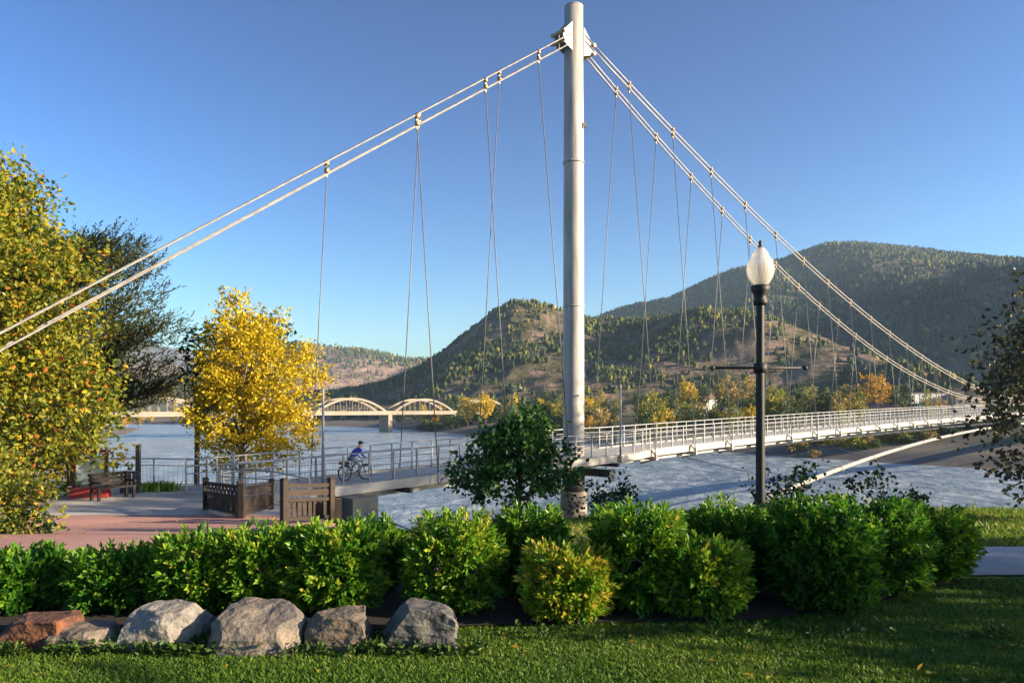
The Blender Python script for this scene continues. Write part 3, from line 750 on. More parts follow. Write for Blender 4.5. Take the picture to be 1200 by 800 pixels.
# single trees one can pick out: (column, distance, height, leaf, shape, width, label)
for a in [
    (548, 395, 17, 'far_yellow', 'round', .85, 'tall golden tree on the shore beyond the end of the arch bridge'),
    (569, 390, 18, 'far_yellow', 'round', .85, 'tallest golden tree on the shore beyond the end of the arch bridge'),
    (601, 370, 15, 'far_yellow', 'tall', .9, 'golden tree behind the small green tree'),
    (692, 290, 8.5, 'far_orange', 'round', .7, 'small orange tree just past the mast'),
    (765, 270, 15.5, 'far_olive', 'round', 1.0, 'large yellow green tree among the houses on the far bank'),
    (806, 330, 16.5, 'far_yellow', 'round', .7, 'round yellow tree behind the houses on the far bank'),
    (833, 250, 9.5, 'far_olive', 'cone', .9, 'pointed yellow green tree beside a house on the far bank'),
    (852, 320, 17, 'far_tan', 'round', .95, 'big pale tan tree beside the lamp post arm'),
    (879, 320, 17, 'far_tan', 'tall', 1.0, 'tall pale pinkish tan tree beside the black lamp post'),
    (1025, 255, 15.5, 'far_orange', 'round', 1.05, 'large round orange and yellow tree left of the long pale warehouse'),
    (968, 270, 10, 'far_olive', 'round', .8, 'small yellow green tree between the hangers left of the orange tree'),
]:
    far_tree(a[0], a[1], a[2], a[3], a[4], a[6], 'trees on the far bank', a[5])
rr = random.Random(5)
def scatter(n_, px0, px1, y0, y1, h0, h1, kinds, shapes, where, group, wid=(.8, 1.2)):
    for i in range(n_):
        px = px0 + (px1 - px0) * (i + rr.random()) / n_; Y = rr.uniform(y0, y1); k = rr.choice(kinds); s = rr.choice(shapes)
        X = at(px, Y)
        if bool(in_poly(np.array([X]), np.array([Y]), RIVER_POLY)[0]): continue
        nm = 'far_bank_shrub' if s == 'shrub' else 'far_bank_tree'
        lb = LB[k] if s != 'shrub' else LB[k].replace('tree', 'shrub')
        if s == 'cone': lb = lb.replace('tree', 'pointed tree')
        if s == 'tall': lb = lb.replace('tree', 'narrow tree')
        far_tree(px, Y, rr.uniform(h0, h1), k, s, lb + ' ' + where, group, rr.uniform(*wid), nm, 'shrub' if s == 'shrub' else 'tree')
scatter(26, 590, 905, 330, 420, 8, 14, ['far_green', 'far_green', 'far_olive', 'far_tan'], ['round', 'tall', 'cone'], 'in the background of the town', 'background town trees')
scatter(24, 690, 905, 235, 300, 6, 9, ['far_green', 'far_green', 'far_olive', 'far_green'], ['round', 'tall', 'cone'], 'beside the houses across the river', 'trees beside the far houses')
scatter(44, 690, 1000, 232, 262, 7.5, 12.5, ['far_olive', 'far_green', 'far_olive', 'far_green', 'far_yellow', 'far_tan'], ['round', 'tall', 'cone', 'round'], 'in the belt along the far shore road', 'belt of trees along the far shore')
scatter(26, 590, 700, 330, 372, 8, 12, ['far_olive', 'far_green', 'far_yellow', 'far_green'], ['round', 'tall'], 'in the belt behind the small green tree', 'belt of trees left of the mast')
scatter(22, 900, 1195, 215, 330, 6, 10.5, ['far_green', 'far_green', 'far_olive', 'far_tan', 'far_green'], ['round', 'tall', 'cone'], 'near the pale warehouse', 'trees near the warehouse')
scatter(22, 592, 720, 300, 345, 5, 8, ['far_green', 'far_green', 'far_tan'], ['round', 'tall', 'shrub'], 'on the bank behind the mast', 'bank trees behind the mast')
scatter(26, 455, 600, 430, 500, 8, 12, ['far_green', 'far_orange', 'far_green', 'far_yellow'], ['round', 'tall'], 'behind the right arch of the road bridge', 'trees behind the road bridge')
scatter(22, 380, 470, 600, 720, 9, 14, ['far_green', 'far_green', 'far_orange', 'far_tan'], ['round', 'tall'], 'seen through the middle arch of the road bridge', 'trees seen through the arches')
scatter(22, 455, 600, 390, 430, 3, 5, ['far_green'], ['shrub'], 'low along the shore under the road bridge end', 'shore shrubs by the road bridge', (1, 1.6))
scatter(14, 575, 680, 300, 330, 3, 4.5, ['far_green'], ['shrub'], 'low along the far shore left of the mast', 'shore shrubs left of the mast', (1, 1.6))
scatter(26, 930, 1190, 190, 212, 1.6, 3.2, ['far_green', 'far_olive', 'far_tan'], ['shrub'], 'on the gravel bank under the footbridge', 'gravel bank shrubs', (1, 1.5))
scatter(34, 120, 262, 420, 640, 8, 13, ['far_tan', 'far_orange', 'far_olive', 'far_tan', 'far_yellow'], ['round', 'tall'], 'on the upstream bank at the near end of the arches', 'autumn trees on the upstream bank')
scatter(22, 240, 400, 640, 760, 9, 14, ['far_tan', 'far_orange', 'far_olive', 'far_green'], ['round', 'tall'], 'behind the golden tree on the upstream shore', 'trees on the upstream far shore')

def house(px, Y, wd, dp, ht, wallm, roofm, rz, label, roof_h=2.2):
    X = at(px, Y); o = empty('house', (X, Y, gz(X, Y) - .1), rz, label, 'house', 'houses on the far bank')
    wl_ = MB().box((0, 0, ht / 2), (wd, dp, ht))
    wl_.add([(-wd / 2, -dp / 2, ht), (-wd / 2, dp / 2, ht), (-wd / 2, 0, ht + roof_h - .05), (wd / 2, -dp / 2, ht), (wd / 2, dp / 2, ht), (wd / 2, 0, ht + roof_h - .05)], [(0, 2, 1), (3, 4, 5)])
    wl_.build('wall', M[wallm], o)
    e = .5; hy = dp / 2 + e; hx = wd / 2 + e; zl = ht - e * roof_h / (dp / 2)
    rf = MB().add([(-hx, -hy, zl), (hx, -hy, zl), (hx, 0, ht + roof_h), (-hx, 0, ht + roof_h), (-hx, hy, zl), (hx, hy, zl),
                   (-hx, -hy, zl + .2), (hx, -hy, zl + .2), (hx, 0, ht + roof_h + .22), (-hx, 0, ht + roof_h + .22), (-hx, hy, zl + .2), (hx, hy, zl + .2)],
                  [(0, 3, 2, 1), (3, 4, 5, 2), (6, 7, 8, 9), (9, 8, 11, 10), (0, 1, 7, 6), (4, 10, 11, 5), (1, 2, 8, 7), (2, 5, 11, 8), (0, 6, 9, 3), (3, 9, 10, 4)])
    r_ = rf.build('roof', M[roofm], o)
    MB().box((wd * .22, dp * .12, ht + roof_h + .3), (.7, .7, 1.4)).build('chimney', M['roof_brown'], r_)
    for i in range(3):
        x = -wd * .33 + wd * .33 * i
        if i == 1:
            MB().box((x, -dp / 2 - .03, 1.05), (1.0, .08, 2.1)).build('door', M['dark_steel'], o)
        else:
            wi = MB().box((x, -dp / 2 - .03, ht * .58), (1.5, .08, 1.2)).build('window', M['wall_white'], o)
            MB().box((x, -dp / 2 - .06, ht * .58), (1.25, .06, .95)).build('pane', M['glass'], wi)
for a in [
    (741, 262, 9, 7, 3.6, 'wall_white', 'roof_brown', .35, 'white house with a brown roof just past the mast'),
    (785, 250, 9, 7, 3.0, 'wall_blue', 'roof_grey', .2, 'low blue house under the large yellow green tree'),
    (812, 270, 8, 7, 4.2, 'wall_white', 'roof_grey', -.5, 'white gabled house left of the pointed tree'),
    (826, 246, 8, 6, 3.2, 'wall_blue', 'roof_grey', .5, 'small blue grey house beside the pointed tree'),
    (866, 258, 12, 8, 3.4, 'wall_white', 'roof_grey', .15, 'long white house left of the black lamp post'),
    (828, 400, 9, 7, 8, 'wall_white', 'roof_brown', .3, 'tall white house up behind the round yellow tree'),
    (919, 330, 8, 7, 4, 'wall_white', 'roof_grey', .3, 'small pale house right of the black lamp post'),
    (987, 250, 10, 8, 3.2, 'wall_tan', 'roof_brown', .1, 'tan house left of the large orange tree'),
    (1038, 236, 11, 8, 3.0, 'wall_tan', 'roof_brown', -.3, 'low tan house with a brown roof under the orange tree'),
    (672, 330, 9, 7, 3.4, 'wall_tan', 'roof_grey', .3, 'tan house hidden behind the mast'),
]: house(*a)
# long pale warehouse and the beige block beside it
X = at(1084, 262); o = empty('warehouse', (X, 262, gz(X, 262) - .2), .12, 'long pale corrugated warehouse beyond the middle of the footbridge', 'warehouse')
MB().box((0, 0, 4.2), (19, 12, 8.4)).build('wall', M['metal_wall'], o)
MB().box((0, 0, 8.55), (19.6, 12.6, .3)).build('roof', M['roof_grey'], o)
for i in range(9): MB().box((-8.4 + 2.1 * i, -6.05, 4.2), (.12, .12, 8.0)).build('rib', M['metal_wall'], o)
for i in range(3): MB().box((-6 + 5 * i, -6.06, 1.8), (2.6, .1, 3.4)).build('loading_door', M['wall_blue'], o)
X = at(1128, 255); o = empty('flat_roofed_building', (X, 255, gz(X, 255) - .2), -.1, 'beige flat roofed block beside the pale warehouse', 'building')
MB().box((0, 0, 3.8), (9, 9, 7.6)).build('wall', M['wall_tan'], o)
MB().box((0, 0, 7.75), (9.5, 9.5, .3)).build('roof', M['roof_grey'], o)
for i in range(3):
    for j in range(2):
        wi = MB().box((-2.8 + 2.8 * i, -4.53, 2.4 + 2.9 * j), (1.5, .08, 1.4)).build('window', M['wall_white'], o)
        MB().box((-2.8 + 2.8 * i, -4.57, 2.4 + 2.9 * j), (1.2, .05, 1.1)).build('pane', M['glass'], wi)

# ------------------------------------------------------------------ plaza, path, planting bed
def sheet(name, pts_fn, nu, nv, mt, lift, label):
    vv = []
    for i in range(nu):
        for j in range(nv):
            x, y = pts_fn(i / (nu - 1), j / (nv - 1)); vv.append((x, y))
    a = np.array(vv); z = ground_z(a[:, 0], a[:, 1])[0] + lift
    o = link(name, np_mesh(name, np.column_stack([a, z]), grid_faces(nu, nv), mt, None, True))
    return tag(o, label, None, None, 'structure')
def pave_mat(name, c1, c2, mortar, bw, bh, big):
    m, n, l, p = mat(name); p.inputs['Roughness'].default_value = .85
    tc = n.new('ShaderNodeTexCoord'); br = n.new('ShaderNodeTexBrick')
    br.inputs['Scale'].default_value = 1; br.inputs['Brick Width'].default_value = bw; br.inputs['Row Height'].default_value = bh
    br.inputs['Mortar Size'].default_value = .008; br.inputs['Color1'].default_value = (*c1, 1); br.inputs['Color2'].default_value = (*c2, 1); br.inputs['Mortar'].default_value = (*mortar, 1)
    l.new(tc.outputs['Object'], br.inputs[0])
    nz = n.new('ShaderNodeTexNoise'); nz.inputs['Scale'].default_value = big; nz.inputs['Detail'].default_value = 7; l.new(tc.outputs['Object'], nz.inputs[0])
    r = ramp(n, [(.3, (.62, .62, .62)), (.7, (1.15, 1.12, 1.08))]); l.new(nz.outputs[0], r.inputs[0])
    mx = n.new('ShaderNodeMix'); mx.data_type = 'RGBA'; mx.blend_type = 'MULTIPLY'; mx.inputs['Factor'].default_value = 1
    l.new(br.outputs[0], mx.inputs['A']); l.new(r.outputs[0], mx.inputs['B']); l.new(mx.outputs['Result'], p.inputs['Base Color'])
    b = n.new('ShaderNodeBump'); b.inputs['Strength'].default_value = .4; b.inputs['Distance'].default_value = .006; b.invert = True
    l.new(br.outputs['Fac'], b.inputs['Height']); l.new(b.outputs[0], p.inputs['Normal'])
    return m
M['brick_pave'] = pave_mat('brick_paving', (.50, .25, .21), (.40, .20, .17), (.30, .22, .20), .22, .11, .35)
M['conc_pave'] = pave_mat('concrete_paving', (.48, .46, .43), (.44, .42, .395), (.30, .29, .27), 1.8, 1.8, .5)
def lerp(a, b_, t): return a + (b_ - a) * t
def brick_fn(u, v):
    y = lerp(8.7, 21.6, v); xr = np.interp(y, [8.7, 12, 16, 18.5, 21.6], [-1.2, -2.6, -3.6, -4.0, -6.2]); return lerp(-30, xr, u), y
sheet('brick_plaza', brick_fn, 60, 40, M['brick_pave'], .045, 'pink brick paved plaza in front of the footbridge')
def conc_fn(u, v):
    y = lerp(21.62, 31.5, v); xr = np.interp(y, [21.6, 24.5, 26.5, 28, 31.5], [-6.2, -7.6, -8.2, -10.0, -13.2]); return lerp(-32, xr, u), y
sheet('concrete_plaza', conc_fn, 50, 30, M['conc_pave'], .045, 'grey concrete paving leading on to the footbridge')
def path_fn(u, v):
    x = lerp(-1.3, 30, u); yc = 8.15 + .010 * max(0, x) ** 1.3; return x, lerp(yc - .78, yc + .72, v)
sheet('path', path_fn, 80, 6, M['conc_pave'], .04, 'grey concrete path behind the hedge')
def bed_fn(u, v):
    x = lerp(-9, 4.5, u); y0 = np.interp(x, [-9, -4, 0, 2, 3, 3.6, 4.5], [5.3, 5.25, 5.72, 5.85, 6.2, 6.65, 7.2]); return x, lerp(y0, 7.25, v)
sheet('planting_bed', bed_fn, 70, 10, M['soil'], .05, 'dark mulched bed under the hedge')

# railing round the plaza edge above the river
def railing(pts, label, tall_post=None):
    p0 = pts[0]; o = empty('steel_railing', (p0[0], p0[1], gz(*p0)), 0, label, 'railing')
    P = []
    for a, c in zip(pts[:-1], pts[1:]):
        k = max(1, int(math.hypot(c[0] - a[0], c[1] - a[1]) / 1.6))
        for i in range(k): P.append((lerp(a[0], c[0], i / k), lerp(a[1], c[1], i / k)))
    P.append(pts[-1])
    B = Vector((p0[0], p0[1], gz(*p0)))
    Q = [Vector((x, y, gz(x, y) + .05)) - B for x, y in P]
    up = lambda h: [q + Vector((0, 0, h)) for q in Q]
    MB().tube(up(1.2), .03, 8).build('top_rail', M['galv'], o); MB().tube(up(.92), .02, 6).build('mid_rail', M['galv'], o); MB().tube(up(.12), .02, 6).build('bottom_rail', M['galv'], o)
    pm = MB().box((0, 0, .59), (.06, .06, 1.22)).mesh('post', M['galv'])
    for q in Q: link('post', pm, None, o, q)
    mb = MB()
    for a, c in zip(Q[:-1], Q[1:]):
        for i in range(1, 11):
            b_ = a.lerp(c, i / 11); mb.tube([b_ + Vector((0, 0, .12)), b_ + Vector((0, 0, .92))], .008, 4, False)
    tag(mb.build('picket_infill', M['galv'], o), None, None, None, 'stuff')
    return o
railing([(-26, 31.0), (-19, 31.4), (-15.4, 31.2), (-13.0, 30.9)], 'grey steel railing along the river edge of the plaza')
railing([(-10.4, 25.9), (-8.2, 24.7), (-6.6, 23.6)], 'short grey steel railing beside the start of the footbridge')
railing([(-5.0, 24.6), (-2.9, 25.0), (-.6, 25.6)], 'low grey steel railing on the bank under the footbridge')
# tall dark post in that railing
o = empty('gate_post', (at(162, 29.8), 29.8, gz(at(162, 29.8), 29.8)), 0, 'tall dark blue grey post standing at the end of the plaza railing', 'post')
MB().box((0, 0, .92), (.16, .16, 1.85), 0, .96).build('shaft', M['dark_steel'], o); MB().box((0, 0, 1.88), (.21, .21, .07)).build('cap', M['dark_steel'], o)
# concrete pillar and slim post at the bridge entrance
X, Y = at(262, 27.6), 27.6; o = empty('concrete_pillar', (X, Y, gz(X, Y)), -TH, 'short pale concrete pillar at the railing end by the footbridge entrance', 'pillar')
MB().box((0, 0, .42), (.34, .34, .85), 0, .94).build('shaft', M['wall_white'], o); MB().box((0, 0, .89), (.40, .40, .09)).build('cap', M['wall_white'], o)
X, Y = at(273, 27.9), 27.9; o = empty('marker_post', (X, Y, gz(X, Y)), 0, 'slim grey post standing just right of the concrete pillar', 'post')
MB().box((0, 0, .85), (.10, .10, 1.7)).build('shaft', M['galv'], o); MB().box((0, 0, 1.72), (.13, .13, .05)).build('cap', M['galv'], o)

# information board with a red planter base
X, Y = at(106, 27.4), 27.4; o = empty('information_board', (X, Y, gz(X, Y) + .04), .25, 'white information board with maroon posts on a red base by the left tree', 'sign')
for sg in (-1, 1): MB().box((sg * .55, 0, .88), (.11, .11, 1.76)).build('post', M['maroon'], o)
MB().box((0, 0, 1.74), (1.34, .22, .09)).build('top_rail', M['maroon'], o)
MB().box((0, -.02, 1.02), (.96, .05, 1.05)).build('panel', M['board'], o)
MB().box((0, 0, .21), (1.30, .60, .40), 0, .92).build('base', M['red_paint'], o)
# dark bench
X, Y = at(133, 26.9), 26.9; o = empty('park_bench', (X, Y, gz(X, Y) + .04), 1.05, 'dark brown slatted bench beside the information board', 'bench')
for i in range(3): MB().box((0, -.18 + .17 * i, .45), (1.5, .14, .05)).build('seat_slat', M['wood_dark'], o)
for i in range(3): MB().box((0, .27 + .035 * i, .60 + .16 * i), (1.5, .045, .13)).build('back_slat', M['wood_dark'], o)
for sg in (-1, 1):
    MB().box((sg * .66, -.2, .22), (.09, .09, .43)).build('leg', M['wood_dark'], o)
    MB().box((sg * .66, .26, .48), (.09, .09, .96)).build('leg', M['wood_dark'], o)
    MB().box((sg * .66, 0, .66), (.09, .62, .07)).build('armrest', M['wood_dark'], o)
# dark slatted panel
X, Y = at(152, 28.6), 28.6; o = empty('slatted_screen', (X, Y, gz(X, Y) + .04), .1, 'dark slatted screen between the bench and the railing post', 'screen')
for i in range(5): MB().box((-.30 + .15 * i, 0, .46), (.10, .05, .88)).build('slat', M['dark_steel'], o)
MB().box((0, .05, .84), (.78, .05, .08)).build('rail', M['dark_steel'], o); MB().box((0, .05, .14), (.78, .05, .08)).build('rail', M['dark_steel'], o)
MB().box((0, 0, .98), (.13, .13, .10)).build('finial', M['dark_steel'], o)

# wooden fence panels at the bridge entrance
def fence(p0, p1, h, label, lattice=False, end_post=True, front=(0, -1)):
    a = Vector((p0[0], p0[1], gz(*p0) + .045)); c = Vector((p1[0], p1[1], gz(*p1) + .045))
    o = empty('wooden_fence', a, 0, label, 'fence', 'wooden fence panels by the footbridge entrance'); e = c - a
    L_ = math.hypot(e.x, e.y); rz = math.atan2(e.y, e.x); U = e / L_; nrm = Vector((math.sin(rz), -math.cos(rz), 0))
    up = Vector((0, 0, 1))
    for q in ([0, L_] if end_post else [0]):
        pp = U * q; MB().box((pp.x, pp.y, pp.z + h * .52), (.15, .15, h * 1.04), rz).build('post', M['wood_dark'] if q == 0 else M['wood_tan'], o)
        MB().box((pp.x, pp.y, pp.z + h * 1.06), (.18, .18, .05), rz, .6).build('post_cap', M['wood_dark'], o)
    for z_, th in ((h * .90, .10), (h * .56, .09), (h * .12, .09)):
        MB().beam(U * .08 + up * z_, U * (L_ - .08) + up * z_, .06, th).build('rail', M['wood_dark'], o)
    nb = int(L_ / .17)
    for i in range(nb):
        s = (i + .5) / nb * (L_ - .16) + .08; pp = U * s - nrm * .048
        MB().box((pp.x, pp.y, pp.z + h * .34), (.115, .025, h * .44), rz).build('board', M['wood_tan'], o)
    if lattice:
        MB().beam(U * .1 + up * h * .73 + nrm * .0, U * (L_ - .1) + up * h * .73, .04, .16).build('top_board', M['wood_tan'], o)
    else:
        for i in range(int(L_ / .35)):
            s0, s1 = .1 + .35 * i, min(L_ - .1, .1 + .35 * (i + 1))
            MB().beam(U * s0 + up * h * .60, U * s1 + up * h * .87, .035, .05).build('brace', M['wood_tan'], o)
            MB().beam(U * s0 + up * h * .87 + nrm * .04, U * s1 + up * h * .60 + nrm * .04, .035, .05).build('brace', M['wood_tan'], o)
    return o
fence((at(241, 23.2), 23.2), (at(281, 20.6), 20.6), .98, 'dark wooden fence panel with cross braces on the plaza side')
fence((at(283, 20.5), 20.5), (at(318, 23.6), 23.6), .92, 'open wooden fence panel running back from the pale post', True)
fence((at(333, 18.2), 18.2), (at(388, 19.4), 19.4), 1.08, 'boarded wooden fence panel nearest the hedge', True)
X, Y = at(396.5, 19.0), 19.0; o = empty('fence_post', (X, Y, gz(X, Y)), .3, 'short lone wooden post at the right end of the boarded fence', 'post')
MB().box((0, 0, .36), (.16, .16, .76)).build('shaft', M['wood_dark'], o); MB().box((0, 0, .76), (.18, .18, .05), 0, .6).build('cap', M['wood_tan'], o)
# concrete landing and boulder under the bridge
X, Y = -2.2, 29.5; o = empty('concrete_landing', (X, Y, gz(X, Y)), -TH + 1.57, 'pale concrete landing slab on the bank under the footbridge', 'slab')
MB().box((0, 0, .5), (5.2, 2.4, .35)).build('slab', M['deck'], o)
for sg in (-1, 1): MB().box((sg * 1.9, 0, -.6), (.5, 1.8, 2.0)).build('footing', M['concrete'], o)

# ------------------------------------------------------------------ black lamp post
X, Y = at(891, 10.0), 10.0; LZ = gz(X, Y); o = empty('street_lamp', (X, Y, LZ), 0, 'black lamp post with a pale acorn globe and a cross arm behind the hedge', 'lamp post')
MB().lathe([(0, 0), (.17, 0), (.17, .08), (.13, .13), (.12, .24), (.09, .29), (.078, .33)], 24).build('base', M['black_paint'], o)
MB().lathe([(.062, .31), (.059, 1.6), (.053, 3.20), (.053, 3.24)], 24, (0, 0, 0), .03, 12).build('pole', M['black_paint'], o)
MB().lathe([(.064, 3.20), (.09, 3.21), (.10, 3.26), (.075, 3.29), (.085, 3.34), (.12, 3.40), (.13, 3.47), (.10, 3.48), (0, 3.48)], 24).build('fitter', M['black_paint'], o)
MB().lathe([(.080, 3.47), (.115, 3.50), (.160, 3.58), (.182, 3.66), (.184, 3.71), (.170, 3.78), (.138, 3.84), (.112, 3.868), (.110, 3.90), (.098, 3.925), (.062, 3.975), (.035, 4.0), (0, 4.005)], 96, (0, 0, 0), .012, 24).build('globe', M['globe'], o)
MB().lathe([(0, 3.48), (.05, 3.48), (.05, 3.60), (.035, 3.62), (.035, 3.74), (0, 3.76)], 16).build('inner_lamp', M['wall_tan'], o)
MB().lathe([(0, 3.985), (.036, 3.99), (.03, 4.02), (.018, 4.04), (.026, 4.06), (.02, 4.085), (0, 4.10)], 16).build('finial', M['black_paint'], o)
zb = EYE + (HOR - 431) * 10 / F - LZ
ar = MB().tube([(-.66, 0, zb), (.62, 0, zb)], .017, 10).build('banner_arm', M['black_paint'], o)
for sx in (-.66, .62):
    MB().lathe([(0, -.035), (.025, -.025), (.035, 0), (.025, .025), (0, .035)], 12, (sx, 0, zb)).build('ball_end', M['black_paint'], ar)
MB().lathe([(.06, -.07), (.09, -.06), (.09, .06), (.06, .07)], 20, (0, 0, zb)).build('collar', M['black_paint'], ar)

# ------------------------------------------------------------------ cyclist
CT = -14.8; cz = deck_z(CT); CB = bp(CT, 0.05, cz); CRZ = math.pi / 2 - TH
bk = empty('bicycle', CB, CRZ, 'black bicycle with a rear rack bag ridden along the footbridge', 'bicycle')
WR = .345
for wx in (-.53, .54):
    wh = MB(); wh.tube([(wx + WR * .93 * math.cos(a), 0, WR + WR * .93 * math.sin(a)) for a in np.linspace(0, 2 * math.pi, 33)], .030, 8, False)
    wo_ = wh.build('wheel', M['rubber'], bk)
    MB().tube([(wx + WR * .84 * math.cos(a), 0, WR + WR * .84 * math.sin(a)) for a in np.linspace(0, 2 * math.pi, 33)], .010, 6, False).build('rim', M['galv'], wo_)
    sp = MB()
    for k in range(14):
        a = k * 2 * math.pi / 14; sp.tube([(wx, 0, WR), (wx + WR * .84 * math.cos(a), 0, WR + WR * .84 * math.sin(a))], .0025, 4, False)
    sp.tube([(wx, -.05, WR), (wx, .05, WR)], .03, 10)
    sp.build('spokes', M['galv'], wo_)
fr = MB()
BB, ST, HT1, HT2, RA = (-.06, 0, .30), (-.20, 0, .80), (.36, 0, .86), (.39, 0, .70), (-.53, 0, WR)
for a, c, r_ in ((BB, ST, .018), (ST, HT1, .018), (BB, HT2, .024), (HT1, HT2, .022)): fr.tube([a, c], r_, 8)
for sg in (-1, 1):
    fr.tube([BB, (RA[0], sg * .06, RA[2])], .011, 6); fr.tube([ST, (RA[0], sg * .06, RA[2])], .010, 6)
fr.build('frame', M['black_paint'], bk)
fk = MB()
for sg in (-1, 1): fk.tube([(.385, sg * .03, .72), (.54, sg * .06, WR)], .014, 6)
fk.build('fork', M['black_paint'], bk)
MB().tube([(-.20, 0, .80), (-.235, 0, .93)], .014, 8).build('seat_post', M['galv'], bk)
MB().box((-.24, 0, .955), (.26, .13, .06), 0, .8).build('saddle', M['rubber'], bk)
hb = MB().tube([(.36, 0, .86), (.34, 0, .99)], .014, 8); hb.tube([(.38, -.29, 1.01), (.42, -.12, .99), (.42, .12, .99), (.38, .29, 1.01)], .014, 8)
hb.build('handlebar', M['black_paint'], bk)
cr = MB().tube([(-.06, -.02, .30), (-.06, .02, .30)], .095, 18)
cr.tube([(-.06, -.07, .30), (.07, -.08, .19)], .012, 6); cr.tube([(-.06, .07, .30), (-.19, .08, .41)], .012, 6)
cr.box((.07, -.13, .19), (.09, .09, .02)).box((-.19, .13, .41), (.09, .09, .02)); cr.build('crank', M['galv'], bk)
rk = MB()
for sg in (-1, 1): rk.tube([(-.30, sg * .07, .74), (-.80, sg * .07, .76)], .008, 6); rk.tube([(-.66, sg * .07, .755), (-.53, sg * .07, WR)], .007, 6)
rk.build('rack', M['dark_steel'], bk)
MB().box((-.56, 0, .83), (.44, .22, .15), 0, .9).build('rack_bag', M['dark_cloth'], bk)
for wx, r0, r1 in ((-.53, .3, 2.9), (.54, .6, 2.3)):
    MB().tube([(wx + (WR + .03) * math.cos(a), 0, WR + (WR + .03) * math.sin(a)) for a in np.linspace(r0, r1, 10)], .02, 6).build('mudguard', M['black_paint'], bk)

def person():
    J = {'pel': (-.20, 0, 1.02, .15), 'wai': (-.10, 0, 1.17, .145), 'che': (.06, 0, 1.33, .165), 'nec': (.20, 0, 1.475, .062), 'hea': (.265, 0, 1.56, .085), 'crn': (.29, 0, 1.65, .085), 'fac': (.345, 0, 1.565, .055),
         'hiR': (-.19, -.10, .99, .105), 'knR': (.17, -.13, .66, .065), 'caR': (.09, -.13, .45, .058), 'anR': (.03, -.12, .27, .042), 'toR': (.17, -.12, .225, .036),
         'hiL': (-.19, .10, .99, .105), 'knL': (.21, .13, .88, .065), 'caL': (.02, .13, .68, .058), 'anL': (-.22, .12, .50, .042), 'toL': (-.08, .12, .445, .036),
         'shR': (.13, -.19, 1.385, .072), 'elR': (.20, -.27, 1.16, .048), 'wrR': (.355, -.275, 1.055, .033), 'haR': (.405, -.27, 1.045, .034),
         'shL': (.13, .19, 1.385, .072), 'elL': (.20, .27, 1.16, .048), 'wrL': (.355, .275, 1.055, .033), 'haL': (.405, .27, 1.045, .034)}
    E = [('pel', 'wai'), ('wai', 'che'), ('che', 'nec'), ('nec', 'hea'), ('hea', 'crn'), ('hea', 'fac')]
    for s in 'RL': E += [('pel', 'hi' + s), ('hi' + s, 'kn' + s), ('kn' + s, 'ca' + s), ('ca' + s, 'an' + s), ('an' + s, 'to' + s), ('che', 'sh' + s), ('sh' + s, 'el' + s), ('el' + s, 'wr' + s), ('wr' + s, 'ha' + s)]
    # fingers wrapped round the grips
    for s, sg in (('R', -1), ('L', 1)):
        for k in range(4):
            y = sg * (.245 + .02 * k); J[f'f{k}{s}'] = (.43, y, 1.03, .011); J[f'g{k}{s}'] = (.425, y, .995, .009); E += [('ha' + s, f'f{k}{s}'), (f'f{k}{s}', f'g{k}{s}')]
        J['t' + s] = (.39, sg * .235, 1.015, .011); E += [('ha' + s, 't' + s)]
    names = list(J); me = bpy.data.meshes.new('body'); me.from_pydata([J[k][:3] for k in names], [(names.index(a), names.index(c)) for a, c in E], [])
    ob = bpy.data.objects.new('body_tmp', me); COL.objects.link(ob)
    md = ob.modifiers.new('skin', 'SKIN'); md.use_smooth_shade = True
    for i, k in enumerate(names):
        sv = me.skin_vertices[0].data[i]; sv.radius = (J[k][3], J[k][3]); sv.use_root = (k == 'pel')
    sb = ob.modifiers.new('sub', 'SUBSURF'); sb.levels = 2; sb.render_levels = 2
    bpy.context.view_layer.update()
    dg = bpy.context.evaluated_depsgraph_get(); em = bpy.data.meshes.new_from_object(ob.evaluated_get(dg)); em.name = 'body'
    bpy.data.objects.remove(ob)
    em.materials.clear()
    for k in ('skin', 'blue_jacket', 'grey_shorts', 'rubber'): em.materials.append(M[k])
    bones = []
    for a, c in E:
        mi = 0
        if a in ('pel',) and c[:2] == 'hi': mi = 2
        elif a[:2] == 'hi': mi = 2
        elif a in ('pel', 'wai') or (a == 'che' and c[:2] == 'sh') or a[:2] in ('sh', 'el'): mi = 1
        elif a[:2] == 'an': mi = 3
        bones.append((Vector(J[a][:3]), Vector(J[c][:3]), mi, J[a][3]))
    for pg in em.polygons:
        best = None
        for a, c, mi, rr_ in bones:
            e = c - a; t = max(0, min(1, (pg.center - a).dot(e) / e.length_squared)); d_ = (pg.center - a - e * t).length
            if best is None or d_ < best[0]: best = (d_, mi)
        pg.material_index = best[1]; pg.use_smooth = True
    return em
pe = empty('person', CB, CRZ, 'person in a blue jacket and dark helmet leaning forward on the bicycle', 'person')
link('body', person(), None, pe)
hm_ = MB(); hm_.lathe([(0, .135), (.05, .13), (.09, .105), (.115, .06), (.12, .02), (.115, -.005), (.10, -.005), (0, .02)], 20, (.285, 0, 1.645)); hm_.box((.39, 0, 1.66), (.07, .15, .015))
hm_.build('helmet', M['black_paint'], pe)

